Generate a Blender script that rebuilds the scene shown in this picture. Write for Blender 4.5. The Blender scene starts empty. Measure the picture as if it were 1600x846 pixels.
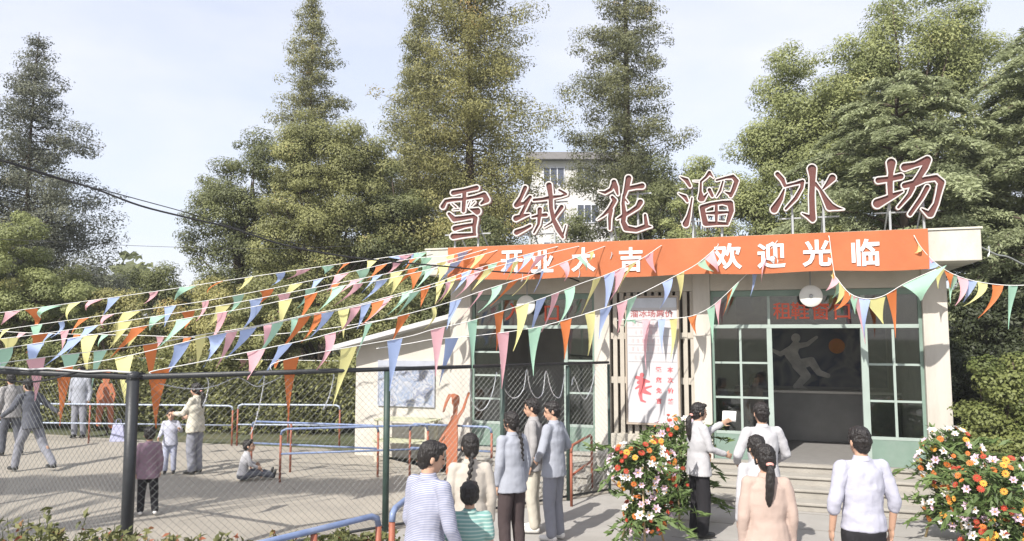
import bpy, bmesh, math, random
import numpy as np
from mathutils import Vector, Matrix, noise as mnoise

R = math.radians
SC = bpy.context.scene
COL = SC.collection

# ------------------------------------------------------------------ camera
FPX, HOR, CH = 1150.0, 521.0, 2.55          # focal length in photo pixels, horizon row, eye height
PITCH = math.atan((HOR - 423) / FPX)
cam_d = bpy.data.cameras.new('camera')
cam = bpy.data.objects.new('camera', cam_d)
COL.objects.link(cam)
cam_d.sensor_width = 36.0
cam_d.lens = FPX / 1600 * 36.0
cam_d.clip_end = 3000
cam.location = (0, 0, CH)
cam.rotation_euler = (math.pi / 2 + PITCH, 0, 0)
SC.camera = cam

# ------------------------------------------------------------------ sky, sun, exposure
SUN_EL, SUN_AZ = 42.0, 32.0                 # sun stands behind the viewer to the left
world = bpy.data.worlds.new('World')
SC.world = world
world.use_nodes = True
nt = world.node_tree
nt.nodes.clear()
n_out = nt.nodes.new('ShaderNodeOutputWorld')
n_bg = nt.nodes.new('ShaderNodeBackground')
n_sky = nt.nodes.new('ShaderNodeTexSky')
n_sky.sky_type = 'NISHITA'
n_sky.sun_disc = False
n_sky.sun_elevation = R(SUN_EL)
n_sky.sun_rotation = R(180 + SUN_AZ)
n_sky.air_density = 1.0
n_sky.dust_density = 2.2
n_sky.ozone_density = 1.6
n_tc = nt.nodes.new('ShaderNodeTexCoord')
n_map = nt.nodes.new('ShaderNodeMapping')
n_map.inputs['Scale'].default_value = (1.6, 1.6, 4.2)
n_map.inputs['Location'].default_value = (0.3, 0.0, 0.2)
n_noise = nt.nodes.new('ShaderNodeTexNoise')
n_noise.inputs['Scale'].default_value = 1.7
n_noise.inputs['Detail'].default_value = 6
n_noise.inputs['Roughness'].default_value = 0.55
n_ramp = nt.nodes.new('ShaderNodeMapRange')
n_ramp.inputs['From Min'].default_value = 0.36
n_ramp.inputs['From Max'].default_value = 0.74
n_ramp.inputs['To Min'].default_value = 0.6
n_ramp.inputs['To Max'].default_value = 0.9
n_mix = nt.nodes.new('ShaderNodeMix')
n_mix.data_type = 'RGBA'
n_mix.inputs['B'].default_value = (4.55, 4.6, 5.05, 1)      # thin milky cloud
L = nt.links.new
L(n_tc.outputs['Generated'], n_map.inputs['Vector'])
L(n_map.outputs['Vector'], n_noise.inputs['Vector'])
L(n_noise.outputs['Fac'], n_ramp.inputs['Value'])
L(n_ramp.outputs['Result'], n_mix.inputs['Factor'])
L(n_sky.outputs['Color'], n_mix.inputs['A'])
L(n_mix.outputs['Result'], n_bg.inputs['Color'])
n_bg.inputs['Strength'].default_value = 0.118
L(n_bg.outputs['Background'], n_out.inputs['Surface'])

sun_d = bpy.data.lights.new('sun', 'SUN')
sun_d.energy = 3.65
sun_d.angle = R(0.6)
sun_d.color = (1.0, 0.955, 0.885)
sun = bpy.data.objects.new('sun', sun_d)
COL.objects.link(sun)
SUN_DIR = Vector((-math.sin(R(SUN_AZ)) * math.cos(R(SUN_EL)), -math.cos(R(SUN_AZ)) * math.cos(R(SUN_EL)), math.sin(R(SUN_EL))))
sun.rotation_euler = SUN_DIR.to_track_quat('Z', 'Y').to_euler()
sun.location = (-10, -16, 20)

SC.view_settings.view_transform = 'Standard'
SC.view_settings.look = 'None'
SC.view_settings.gamma = 1.0
SC.view_settings.use_curve_mapping = False
SC.view_settings.exposure = 0.95
SC.render.engine = 'CYCLES'
SC.cycles.max_bounces = 8
SC.cycles.transparent_max_bounces = 24

# ------------------------------------------------------------------ layout helpers
FA = R(18.6)                                 # the facade turns 18.6 degrees away from the viewer
FO = Vector((-1.13, 13.66, 0.0))             # left foot of the facade
FU = Vector((math.cos(FA), -math.sin(FA), 0))
FN = Vector((math.sin(FA), math.cos(FA), 0))


def ray(px, py):
    x, u = (px - 800) / FPX, -(py - 423) / FPX
    return Vector((x, math.cos(PITCH) - u * math.sin(PITCH), math.sin(PITCH) + u * math.cos(PITCH)))


def gnd(px, py, z=0.0):
    r = ray(px, py)
    k = (z - CH) / r.z
    return Vector((r.x * k, r.y * k, z))


def at(px, py, Y):
    r = ray(px, py)
    k = Y / r.y
    return Vector((r.x * k, Y, CH + r.z * k))


def fac(px, py, off=0.0):
    """photo point on the plane `off` metres in front of the facade -> (t along facade, z)"""
    r = ray(px, py)
    o = FO - FN * off
    k = (o.x * FN.x + o.y * FN.y) / (r.x * FN.x + r.y * FN.y)
    d = Vector((r.x * k, r.y * k, 0)) - FO
    return d.dot(FU), CH + r.z * k


def FW(t, off, z):
    """facade coordinates -> world"""
    p = FO + FU * t - FN * off
    return Vector((p.x, p.y, z))


def on_plane(px, py, a, b):
    """photo point on the vertical plane through the points a and b"""
    r = ray(px, py)
    n = Vector((-(b.y - a.y), b.x - a.x, 0))
    k = n.dot(Vector((a.x, a.y, 0))) / n.dot(r)
    return Vector((r.x * k, r.y * k, CH + r.z * k))


# ------------------------------------------------------------------ object helpers
def tag(o, label=None, cat=None, group=None, kind=None):
    if label: o['label'] = label
    if cat: o['category'] = cat
    if group: o['group'] = group
    if kind: o['kind'] = kind
    return o


def empty(name, label, cat, loc=(0, 0, 0), rz=0.0, group=None):
    o = bpy.data.objects.new(name, None)
    COL.objects.link(o)
    o.location = loc
    o.rotation_euler = (0, 0, rz)
    o.empty_display_size = 0.2
    return tag(o, label, cat, group)


def link_mesh(name, me, mat=None, parent=None, smooth=False):
    if mat is not None:
        me.materials.clear()
        for m in (mat if isinstance(mat, (list, tuple)) else [mat]):
            me.materials.append(m)
    if smooth:
        me.shade_smooth()
    me.name = name
    o = bpy.data.objects.new(name, me)
    COL.objects.link(o)
    if parent is not None:
        o.parent = parent
    return o


class MB:
    """collects shapes, then links them as ONE mesh object"""
    def __init__(s):
        s.v, s.f, s.mi, s.cur = [], [], [], 0

    def add(s, vs, fs):
        b = len(s.v)
        s.v.extend([tuple(p) for p in vs])
        for f in fs:
            s.f.append(tuple(b + i for i in f))
            s.mi.append(s.cur)
        return s

    def box(s, x0, x1, y0, y1, z0, z1):
        vs = [(x0, y0, z0), (x1, y0, z0), (x1, y1, z0), (x0, y1, z0), (x0, y0, z1), (x1, y0, z1), (x1, y1, z1), (x0, y1, z1)]
        return s.add(vs, [(3, 2, 1, 0), (4, 5, 6, 7), (0, 1, 5, 4), (1, 2, 6, 5), (2, 3, 7, 6), (3, 0, 4, 7)])

    def bar(s, p, q, w, h):
        """rectangular bar from p to q, w wide, h tall"""
        p, q = Vector(p), Vector(q)
        d = (q - p).normalized()
        up = Vector((0, 0, 1)) if abs(d.z) < 0.95 else Vector((1, 0, 0))
        sx = d.cross(up).normalized() * w / 2
        sy = sx.cross(d).normalized() * h / 2
        vs = [p - sx - sy, p + sx - sy, p + sx + sy, p - sx + sy, q - sx - sy, q + sx - sy, q + sx + sy, q - sx + sy]
        return s.add(vs, [(3, 2, 1, 0), (4, 5, 6, 7), (0, 1, 5, 4), (1, 2, 6, 5), (2, 3, 7, 6), (3, 0, 4, 7)])

    def tube(s, pts, r, n=8, cap=True):
        pts = [Vector(p) for p in pts]
        rr = r if isinstance(r, (list, tuple)) else [r] * len(pts)
        b = len(s.v)
        prev = None
        for i, p in enumerate(pts):
            if i == 0: d = pts[1] - p
            elif i == len(pts) - 1: d = p - pts[i - 1]
            else: d = (pts[i + 1] - p).normalized() + (p - pts[i - 1]).normalized()
            d = d.normalized() if d.length > 1e-9 else Vector((0, 0, 1))
            if prev is None:
                up = Vector((0, 0, 1)) if abs(d.z) < 0.9 else Vector((1, 0, 0))
                sx = d.cross(up).normalized()
            else:
                sx = (prev - d * prev.dot(d))
                sx = sx.normalized() if sx.length > 1e-6 else d.orthogonal().normalized()
            prev = sx
            sy = d.cross(sx)
            for k in range(n):
                a = 2 * math.pi * k / n
                s.v.append(tuple(p + (sx * math.cos(a) + sy * math.sin(a)) * rr[i]))
        for i in range(len(pts) - 1):
            for k in range(n):
                a, c = b + i * n + k, b + i * n + (k + 1) % n
                s.f.append((a, c, c + n, a + n)); s.mi.append(s.cur)
        if cap:
            s.f.append(tuple(b + k for k in reversed(range(n)))); s.mi.append(s.cur)
            e = b + (len(pts) - 1) * n
            s.f.append(tuple(e + k for k in range(n))); s.mi.append(s.cur)
        return s

    def lathe(s, prof, n=16, c=(0, 0, 0), axis='z'):
        """prof: list of (radius, height)"""
        b = len(s.v)
        for r, h in prof:
            for k in range(n):
                a = 2 * math.pi * k / n
                if axis == 'z': p = (c[0] + r * math.cos(a), c[1] + r * math.sin(a), c[2] + h)
                else: p = (c[0] + r * math.cos(a), c[1] - h, c[2] + r * math.sin(a))
                s.v.append(p)
        for i in range(len(prof) - 1):
            for k in range(n):
                a, d = b + i * n + k, b + i * n + (k + 1) % n
                s.f.append((a, d, d + n, a + n)); s.mi.append(s.cur)
        s.f.append(tuple(b + k for k in reversed(range(n)))); s.mi.append(s.cur)
        e = b + (len(prof) - 1) * n
        s.f.append(tuple(e + k for k in range(n))); s.mi.append(s.cur)
        return s

    def mesh(s, name='m'):
        me = bpy.data.meshes.new(name)
        me.from_pydata(s.v, [], s.f)
        if any(s.mi):
            me.polygons.foreach_set('material_index', s.mi)
        me.validate()
        me.update()
        return me

    def build(s, name, mat, parent=None, smooth=False, bevel=0.0):
        me = s.mesh(name)
        if bevel:
            bm = bmesh.new(); bm.from_mesh(me)
            es = [e for e in bm.edges if len(e.link_faces) == 2 and e.calc_face_angle(0) > 0.6]
            bmesh.ops.bevel(bm, geom=es, offset=bevel, segments=2, affect='EDGES', profile=0.6)
            bm.to_mesh(me); bm.free()
        return link_mesh(name, me, mat, parent, smooth)


# ------------------------------------------------------------------ materials
MATS = {}


def mat(name, col, rough=0.7, var=0.12, scale=6.0, bump=0.0, bscale=40.0, metal=0.0, spec=0.4, dirt=None, dscale=1.2, damt=0.5, stretch=(1, 1, 1), transl=0.0):
    if name in MATS: return MATS[name]
    m = bpy.data.materials.new(name)
    m.use_nodes = True
    t = m.node_tree
    b = t.nodes['Principled BSDF']
    b.inputs['Roughness'].default_value = rough
    b.inputs['Metallic'].default_value = metal
    b.inputs['Specular IOR Level'].default_value = spec
    tc = t.nodes.new('ShaderNodeTexCoord')
    mp = t.nodes.new('ShaderNodeMapping')
    mp.inputs['Scale'].default_value = stretch
    t.links.new(tc.outputs['Object'], mp.inputs['Vector'])
    nz = t.nodes.new('ShaderNodeTexNoise')
    nz.inputs['Scale'].default_value = scale
    nz.inputs['Detail'].default_value = 5
    nz.inputs['Roughness'].default_value = 0.6
    t.links.new(mp.outputs['Vector'], nz.inputs['Vector'])
    mr = t.nodes.new('ShaderNodeMapRange')
    mr.inputs['From Min'].default_value = 0.25
    mr.inputs['From Max'].default_value = 0.75
    mr.inputs['To Min'].default_value = 1 - var
    mr.inputs['To Max'].default_value = 1 + var
    t.links.new(nz.outputs['Fac'], mr.inputs['Value'])
    mx = t.nodes.new('ShaderNodeMix'); mx.data_type = 'RGBA'; mx.blend_type = 'MULTIPLY'
    mx.inputs['Factor'].default_value = 1.0
    mx.inputs['A'].default_value = (*col, 1)
    t.links.new(mr.outputs['Result'], mx.inputs['B'])
    out = mx.outputs['Result']
    if dirt:
        n2 = t.nodes.new('ShaderNodeTexNoise')
        n2.inputs['Scale'].default_value = dscale
        n2.inputs['Detail'].default_value = 7
        n2.inputs['Roughness'].default_value = 0.65
        t.links.new(mp.outputs['Vector'], n2.inputs['Vector'])
        m2 = t.nodes.new('ShaderNodeMapRange')
        m2.inputs['From Min'].default_value = 0.48
        m2.inputs['From Max'].default_value = 0.72
        m2.inputs['To Max'].default_value = damt
        t.links.new(n2.outputs['Fac'], m2.inputs['Value'])
        x2 = t.nodes.new('ShaderNodeMix'); x2.data_type = 'RGBA'
        t.links.new(m2.outputs['Result'], x2.inputs['Factor'])
        t.links.new(out, x2.inputs['A'])
        x2.inputs['B'].default_value = (*dirt, 1)
        out = x2.outputs['Result']
    t.links.new(out, b.inputs['Base Color'])
    if bump:
        n3 = t.nodes.new('ShaderNodeTexNoise')
        n3.inputs['Scale'].default_value = bscale
        n3.inputs['Detail'].default_value = 4
        t.links.new(mp.outputs['Vector'], n3.inputs['Vector'])
        bp = t.nodes.new('ShaderNodeBump')
        bp.inputs['Strength'].default_value = bump
        bp.inputs['Distance'].default_value = 0.02
        t.links.new(n3.outputs['Fac'], bp.inputs['Height'])
        t.links.new(bp.outputs['Normal'], b.inputs['Normal'])
    if transl:
        tr = t.nodes.new('ShaderNodeBsdfTranslucent')
        t.links.new(out, tr.inputs['Color'])
        ms = t.nodes.new('ShaderNodeMixShader')
        ms.inputs['Fac'].default_value = transl
        t.links.new(b.outputs['BSDF'], ms.inputs[1])
        t.links.new(tr.outputs['BSDF'], ms.inputs[2])
        t.links.new(ms.outputs['Shader'], t.nodes['Material Output'].inputs['Surface'])
    MATS[name] = m
    return m


def leaf_mat(name, dark, light, third=None, transl=0.3, rough=0.55):
    """foliage: every leaf takes its own shade between dark and light"""
    if name in MATS: return MATS[name]
    m = bpy.data.materials.new(name)
    m.use_nodes = True
    t = m.node_tree
    b = t.nodes['Principled BSDF']
    at_ = t.nodes.new('ShaderNodeAttribute')
    at_.attribute_name = 'shade'
    cr = t.nodes.new('ShaderNodeValToRGB')
    cr.color_ramp.elements[0].color = (*dark, 1)
    cr.color_ramp.elements[1].color = (*light, 1)
    if third:
        cr.color_ramp.elements[1].position = 0.86
        e = cr.color_ramp.elements.new(0.97)
        e.color = (*third, 1)
    t.links.new(at_.outputs['Fac'], cr.inputs['Fac'])
    t.links.new(cr.outputs['Color'], b.inputs['Base Color'])
    b.inputs['Roughness'].default_value = rough
    b.inputs['Specular IOR Level'].default_value = 0.35
    tr = t.nodes.new('ShaderNodeBsdfTranslucent')
    t.links.new(cr.outputs['Color'], tr.inputs['Color'])
    ms = t.nodes.new('ShaderNodeMixShader')
    ms.inputs['Fac'].default_value = transl
    t.links.new(b.outputs['BSDF'], ms.inputs[1])
    t.links.new(tr.outputs['BSDF'], ms.inputs[2])
    t.links.new(ms.outputs['Shader'], t.nodes['Material Output'].inputs['Surface'])
    MATS[name] = m
    return m


def glass_mat(name, tint=(0.75, 0.8, 0.78), refl=1.0):
    if name in MATS: return MATS[name]
    m = bpy.data.materials.new(name)
    m.use_nodes = True
    t = m.node_tree
    t.nodes.remove(t.nodes['Principled BSDF'])
    tp = t.nodes.new('ShaderNodeBsdfTransparent')
    tp.inputs['Color'].default_value = (*tint, 1)
    gl = t.nodes.new('ShaderNodeBsdfGlossy')
    gl.inputs['Roughness'].default_value = 0.03
    gl.inputs['Color'].default_value = (refl, refl, refl, 1)
    fr = t.nodes.new('ShaderNodeFresnel')
    fr.inputs['IOR'].default_value = 1.7
    ms = t.nodes.new('ShaderNodeMixShader')
    t.links.new(fr.outputs['Fac'], ms.inputs['Fac'])
    t.links.new(tp.outputs['BSDF'], ms.inputs[1])
    t.links.new(gl.outputs['BSDF'], ms.inputs[2])
    t.links.new(ms.outputs['Shader'], t.nodes['Material Output'].inputs['Surface'])
    MATS[name] = m
    return m


M_CREAM = mat('cream_render', (0.46, 0.43, 0.37), 0.85, 0.08, 3.0, 0.3, 60, dirt=(0.29, 0.255, 0.205), dscale=0.9, damt=0.5)
M_PILLAR = mat('white_render', (0.51, 0.48, 0.43), 0.85, 0.05, 3.0, 0.2, 60, dirt=(0.36, 0.33, 0.28), dscale=2.4, damt=0.75, stretch=(1, 1, 0.18))
M_FASCIA = mat('fascia_paint', (0.51, 0.49, 0.435), 0.8, 0.06, 2.5, 0.2, 50, dirt=(0.34, 0.31, 0.26), dscale=2.2, damt=0.75, stretch=(1, 1, 0.4))
M_GREEN = mat('green_paint', (0.165, 0.235, 0.195), 0.5, 0.1, 4.0, 0.1, 30, dirt=(0.24, 0.29, 0.255), dscale=2.5, damt=0.4)
M_GREENL = mat('pale_green_paint', (0.31, 0.37, 0.335), 0.5, 0.08, 4.0, 0.1, 30)
M_GLASS = glass_mat('window_glass', (0.62, 0.66, 0.63))
M_DARKROOM = mat('dim_plaster', (0.50, 0.49, 0.47), 0.9, 0.15, 2.0)
M_ORANGE = mat('banner_cloth', (0.47, 0.145, 0.058), 0.75, 0.12, 2.0, 0.1, 30, transl=0.12)
M_WHITE = mat('white_paint', (0.70, 0.69, 0.70), 0.6, 0.04)
M_REDLET = mat('faded_red_paint', (0.105, 0.034, 0.028), 0.7, 0.25, 5.0, 0.1, 40, dirt=(0.15, 0.075, 0.065), dscale=3.0, damt=0.5)
M_REDTXT = mat('red_lettering', (0.62, 0.10, 0.05), 0.6, 0.08)
M_BLACK = mat('black_paint', (0.025, 0.027, 0.03), 0.45, 0.2, 12.0, 0.1, 60)
M_POSTG = mat('dark_green_paint', (0.035, 0.06, 0.05), 0.5, 0.2, 10.0, 0.1, 60)
M_WIRE = mat('galvanised_wire', (0.16, 0.17, 0.165), 0.5, 0.2, 20.0, metal=0.3)
M_WIREL = mat('dull_wire', (0.30, 0.31, 0.30), 0.5, 0.2, 20.0, metal=0.3)
M_STEEL = mat('grey_steel', (0.35, 0.36, 0.37), 0.5, 0.1, 10.0, metal=0.4)
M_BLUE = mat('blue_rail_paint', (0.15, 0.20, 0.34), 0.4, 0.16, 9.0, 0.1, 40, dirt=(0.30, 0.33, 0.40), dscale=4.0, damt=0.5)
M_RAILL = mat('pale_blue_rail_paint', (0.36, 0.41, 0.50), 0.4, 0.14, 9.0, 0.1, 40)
M_RUST = mat('orange_post_paint', (0.30, 0.095, 0.055), 0.55, 0.2, 8.0, 0.15, 40, dirt=(0.22, 0.09, 0.06), dscale=4.0, damt=0.6)
M_CUTOUT = mat('orange_board', (0.37, 0.125, 0.06), 0.7, 0.12, 4.0, dirt=(0.30, 0.10, 0.05), dscale=2.5, damt=0.5)
M_CONC = mat('concrete_step', (0.33, 0.31, 0.275), 0.9, 0.12, 3.0, 0.3, 50, dirt=(0.25, 0.23, 0.205), dscale=1.6, damt=0.6)
M_BARK = mat('bark', (0.075, 0.055, 0.042), 0.95, 0.35, 5.0, 0.6, 18, stretch=(1, 1, 0.25))
M_ROOFT = mat('roof_felt', (0.33, 0.33, 0.34), 0.85, 0.12, 4.0, 0.2, 30)
M_CORD = mat('white_cord', (0.72, 0.72, 0.70), 0.7, 0.05)
M_CABLE = mat('black_cable', (0.02, 0.02, 0.022), 0.55, 0.1)
FLAGM = {
    'O': mat('orange_flag', (0.72, 0.22, 0.07), 0.6, 0.05, transl=0.45),
    'Y': mat('yellow_flag', (0.80, 0.76, 0.34), 0.6, 0.05, transl=0.45),
    'B': mat('blue_flag', (0.42, 0.53, 0.82), 0.6, 0.05, transl=0.45),
    'P': mat('pink_flag', (0.82, 0.47, 0.52), 0.6, 0.05, transl=0.45),
    'G': mat('green_flag', (0.46, 0.74, 0.57), 0.6, 0.05, transl=0.45),
}
M_TINSEL = mat('silver_tinsel', (0.75, 0.76, 0.77), 0.25, 0.2, 60.0, metal=0.6)

# ================================================================== GROUND
def sheet(name, pts, z, m, kind='structure', sub=0):
    bm = bmesh.new()
    vs = [bm.verts.new((p[0], p[1], z)) for p in pts]
    f = bm.faces.new(vs)
    bmesh.ops.triangulate(bm, faces=[f])
    for f in bm.faces:
        if f.normal.z < 0: f.normal_flip()
    me = bpy.data.meshes.new(name)
    bm.to_mesh(me); bm.free()
    return tag(link_mesh(name, me, m), kind=kind)


M_EARTH = mat('earth_and_grass', (0.075, 0.085, 0.04), 0.95, 0.35, 1.5, 0.6, 20, dirt=(0.17, 0.14, 0.09), dscale=0.35, damt=0.7)
M_RINK = mat('rink_floor', (0.315, 0.285, 0.24), 0.8, 0.08, 1.5, 0.15, 60, dirt=(0.25, 0.23, 0.20), dscale=0.8, damt=0.85)
M_PLAZA = mat('plaza_paving', (0.325, 0.31, 0.29), 0.85, 0.09, 2.0, 0.2, 60, dirt=(0.26, 0.245, 0.225), dscale=1.1, damt=0.8)
sheet('ground', [(-900, -300), (900, -300), (900, 1600), (-900, 1600)], 0.0, M_EARTH)
FC = Vector((-4.08, 8.0, 0))                       # fence corner
FR = Vector((1.52, 11.97, 0))                      # fence end beside the steps
FL = FC + Vector((-2.27, 1.2, 0)) * 3.4
sheet('rink_floor', [FC.xy, FR.xy, FW(3.0, 0, 0).xy, FW(0, 0, 0).xy, FW(-2.2, -1.3, 0).xy, (-4.2, 16.6), (-8, 17.6), (-19, 21.4), (-21, 17.0), FL.xy], 0.004, M_RINK)
sheet('plaza', [FC.xy, FL.xy, (-14, -6), (15, -6), (15, 9.2), FW(8.6, 0, 0).xy, FW(3.0, 0, 0).xy, FR.xy], 0.004, M_PLAZA)
# paving joints: thin dark seams on the plaza
mb = MB()
for k in range(-2, 12):
    p = FW(4.3, 1.15 + 0.9 * k, 0); q = FW(9.5, 1.15 + 0.9 * k, 0)
    if k >= 0: mb.bar((p.x, p.y, 0.0055), (q.x, q.y, 0.0055), 0.012, 0.003)
tag(mb.build('paving_joint', mat('joint', (0.2, 0.19, 0.17), 0.95)), kind='structure')

# ================================================================== RINK HOUSE
ROOF0, ROOF1, OVER = 3.58, 4.03, 0.65
FLOOR = 0.52
hall = empty('rink_hall', 'cream single storey skating rink hall with a flat roof and green glazed fronts', 'building', FO, -FA)
T_END = 8.10


def pillar(t0, t1):
    m = MB().box(t0, t1, -0.03, 0.36, 0.0, ROOF0 - 0.004)
    return m.build('pillar', M_PILLAR, hall, bevel=0.012)


for a, b in ((0.0, 0.40), (2.70, 2.97), (4.37, 4.65), (7.765, 8.10)): pillar(a, b)
# lintels over the openings, walls behind
mb = MB()
for a, b in ((0.40, 2.70), (2.97, 4.37), (4.65, 7.765)):
    mb.box(a + 0.001, b - 0.001, 0.0, 0.25, 3.25, ROOF0 - 0.004)
mb.build('lintel', M_CREAM, hall)
mb = MB()
mb.box(0.0, 0.22, 0.362, 4.3, 0.0, ROOF0 - 0.004)
mb.box(T_END - 0.22, T_END, 0.362, 4.3, 0.0, ROOF0 - 0.004)
mb.box(0.0, T_END, 4.302, 4.5, 0.0, ROOF0 - 0.004)
mb.build('wall', M_CREAM, hall)
mb = MB()
mb.box(0.223, T_END - 0.223, 3.9, 4.29, FLOOR + 0.003, 3.4)      # back wall lining
mb.box(2.66, 2.9, 0.4, 3.89, FLOOR + 0.003, 3.4)                 # inner partitions
mb.box(4.42, 4.6, 0.4, 3.89, FLOOR + 0.003, 3.4)
mb.box(0.223, 0.26, 0.4, 3.89, FLOOR + 0.003, 3.4)
mb.box(T_END - 0.26, T_END - 0.223, 0.4, 3.89, FLOOR + 0.003, 3.4)
mb.build('inner_wall', M_DARKROOM, hall)
MB().box(0.223, T_END - 0.223, 0.364, 4.29, 3.403, 3.45).build('ceiling', M_DARKROOM, hall)
MB().box(0.0, T_END, -0.08, 4.3, 0.02, FLOOR - 0.041).box(-0.01, T_END + 0.01, -0.115, 4.31, FLOOR - 0.04, FLOOR).build('plinth', M_CONC, hall)
MB().box(0.262, T_END - 0.262, 0.0, 3.89, FLOOR, FLOOR + 0.002).build('inner_floor', mat('terrazzo', (0.26, 0.25, 0.24), 0.4, 0.1, 8), hall)
# roof slab with parapet fascia
rf = MB().box(-0.21, 8.43, -OVER, 4.6, ROOF0, ROOF1).build('roof', M_FASCIA, hall, bevel=0.015)
MB().box(-0.23, 8.45, -OVER - 0.02, 4.62, ROOF1 + 0.002, ROOF1 + 0.03).build('roof_edge', mat('pale_coping', (0.52, 0.50, 0.43), 0.85, 0.1, 6, dirt=(0.4, 0.37, 0.3), dscale=3), rf)


def glazed(t0, t1, mull, panes, transom=2.66):
    """one green glazed front: frame bars, panes and solid lower panels"""
    fr = MB()
    y0, y1 = 0.05, 0.12
    w = 0.05
    fr.box(t0 + 0.002, t0 + w, y0, y1, FLOOR, 3.248)
    fr.box(t1 - w, t1 - 0.002, y0, y1, FLOOR, 3.248)
    fr.box(t0 + w, t1 - w, y0, y1, 3.15, 3.247)
    f = fr.build('window_frame', M_GREEN, hall, bevel=0.006)
    fr = MB()
    fr.box(t0 + w, t1 - w, y0 - 0.012, y1 - 0.01, transom - 0.03, transom + 0.03)
    for m0, m1 in mull:
        fr.box(m0, m1, y0 - 0.008, y1 + 0.01, FLOOR, transom - 0.031)
        fr.box(m0 + 0.02, m1 - 0.02, y0, y1, transom + 0.031, 3.149)
    fr.build('transom', M_GREENL, f, bevel=0.005)
    def one(name, b_, m_, bev=0.0): b_.build(name, m_, f, bevel=bev)
    for a, b, cols, rows, bottom in panes:
        one('lower_panel', MB().box(a, b, y0 + 0.008, y1 - 0.01, FLOOR + 0.002, bottom - 0.026), M_GREEN, 0.004)
        one('glazing_bar', MB().box(a, b, y0 + 0.003, y1 - 0.004, bottom - 0.025, bottom + 0.02), M_GREENL)
        for k in range(1, cols):
            x = a + (b - a) * k / cols
            one('glazing_bar', MB().box(x - 0.018, x + 0.018, y0 + 0.010, y1 - 0.012, bottom + 0.021, transom - 0.032), M_GREENL)
        for k in range(1, rows):
            z = bottom + (transom - 0.03 - bottom) * k / rows
            one('glazing_bar', MB().box(a, b, y0 + 0.014, y1 - 0.016, z - 0.016, z + 0.016), M_GREENL)
        one('pane', MB().box(a, b, y0 + 0.034, y0 + 0.038, bottom + 0.01, transom - 0.032), M_GLASS)
    one('pane', MB().box(t0 + w, t1 - w, y0 + 0.034, y0 + 0.038, transom + 0.031, 3.149), M_GLASS)
    return f


glz_l = glazed(0.40, 2.70, [(0.95, 1.02), (2.14, 2.21)], [(0.45, 0.95, 1, 4, 0.95), (2.21, 2.65, 1, 3, 0.95)])
glz_r = glazed(4.65, 7.765, [(5.52, 5.60), (6.90, 7.00)], [(4.70, 5.52, 2, 3, 0.95), (7.00, 7.715, 2, 3, 0.95)])
# slatted screen between the two middle pillars
mb = MB()
mb.box(2.972, 4.368, 0.22, 0.30, FLOOR, 3.249)
mb.build('screen_back', mat('dark_recess', (0.17, 0.145, 0.12), 0.9), hall)
mb = MB()
for k in range(12):
    t = 3.02 + k * 0.118
    mb.box(t, t + 0.072, 0.02, 0.09, FLOOR, 3.248)
for z in (1.7, 2.45):
    mb.box(2.975, 4.365, 0.03, 0.075, z, z + 0.11)
mb.build('slat_screen', mat('cream_slats', (0.42, 0.385, 0.33), 0.7, 0.1, 5), hall, bevel=0.004)
MB().box(2.975, 4.365, -0.04, 0.21, 0.0, 0.86).build('sill_wall', M_CREAM, hall, bevel=0.01)
# service counter inside, behind the door
MB().box(4.61, 7.83, 2.55, 3.0, FLOOR + 0.003, 1.42).build('counter', mat('counter_grey', (0.20, 0.20, 0.195), 0.6, 0.15, 3), hall, bevel=0.01)
MB().box(4.61, 7.83, 2.48, 3.03, 1.423, 1.47).build('counter_top', mat('counter_top', (0.55, 0.53, 0.49), 0.4, 0.08, 5), hall, bevel=0.008)

# ------------------------------------------------------------------ steps
def steps(name, t0, t1, label, n=3, tread=0.31):
    m = MB()
    for k in range(n):
        z1 = FLOOR * (n - k) / (n + 1)
        m.box(t0, t1, -0.085 - tread * (k + 1), -0.083 - tread * k, 0.002, z1 - 0.041)
        m.box(t0 - 0.015, t1 + 0.015, -0.085 - tread * (k + 1) - 0.03, -0.083 - tread * k - 0.001, z1 - 0.04, z1)
    o = m.build(name, M_CONC, None, bevel=0.012)
    o.location = FO; o.rotation_euler = (0, 0, -FA)
    return tag(o, label, 'steps')


steps('entrance_steps', 4.45, 8.3, 'pale concrete steps up to the open doorway with red lettering above, beside the flower stands')
steps('entrance_steps', 0.35, 2.72, 'pale concrete steps behind the mesh fence, below the left glazed front')

# ------------------------------------------------------------------ lean-to annex
AW = -1.3                                           # annex wall stands 1.3 m behind the facade
annex = empty('annex', 'small white lean-to annex with a sloping grey roof beside the rink hall', 'building', FO, -FA)
tl, zl = fac(557, 541, AW); tr, zr = -0.002, fac(703, 492, AW)[1]
m = MB()
m.add([(tl, 1.3, 0), (tr, 1.3, 0), (tr, 1.3, zr), (tl, 1.3, zl), (tl, 4.6, 0), (tr, 4.6, 0), (tr, 4.6, zr), (tl, 4.6, zl)],
      [(0, 1, 2, 3), (5, 4, 7, 6), (4, 0, 3, 7), (1, 5, 6, 2), (3, 2, 6, 7), (4, 5, 1, 0)])
m.build('wall', mat('annex_white', (0.51, 0.485, 0.435), 0.85, 0.05, 3.0, 0.2, 50, dirt=(0.33, 0.30, 0.25), dscale=1.2, damt=0.4), annex)
el = fac(516, 548, AW + 0.45); er = fac(704, 491, AW + 0.45)
dz = 0.10
m = MB()
x0, z0, x1, z1 = el[0], el[1], -0.004, er[1]
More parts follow.
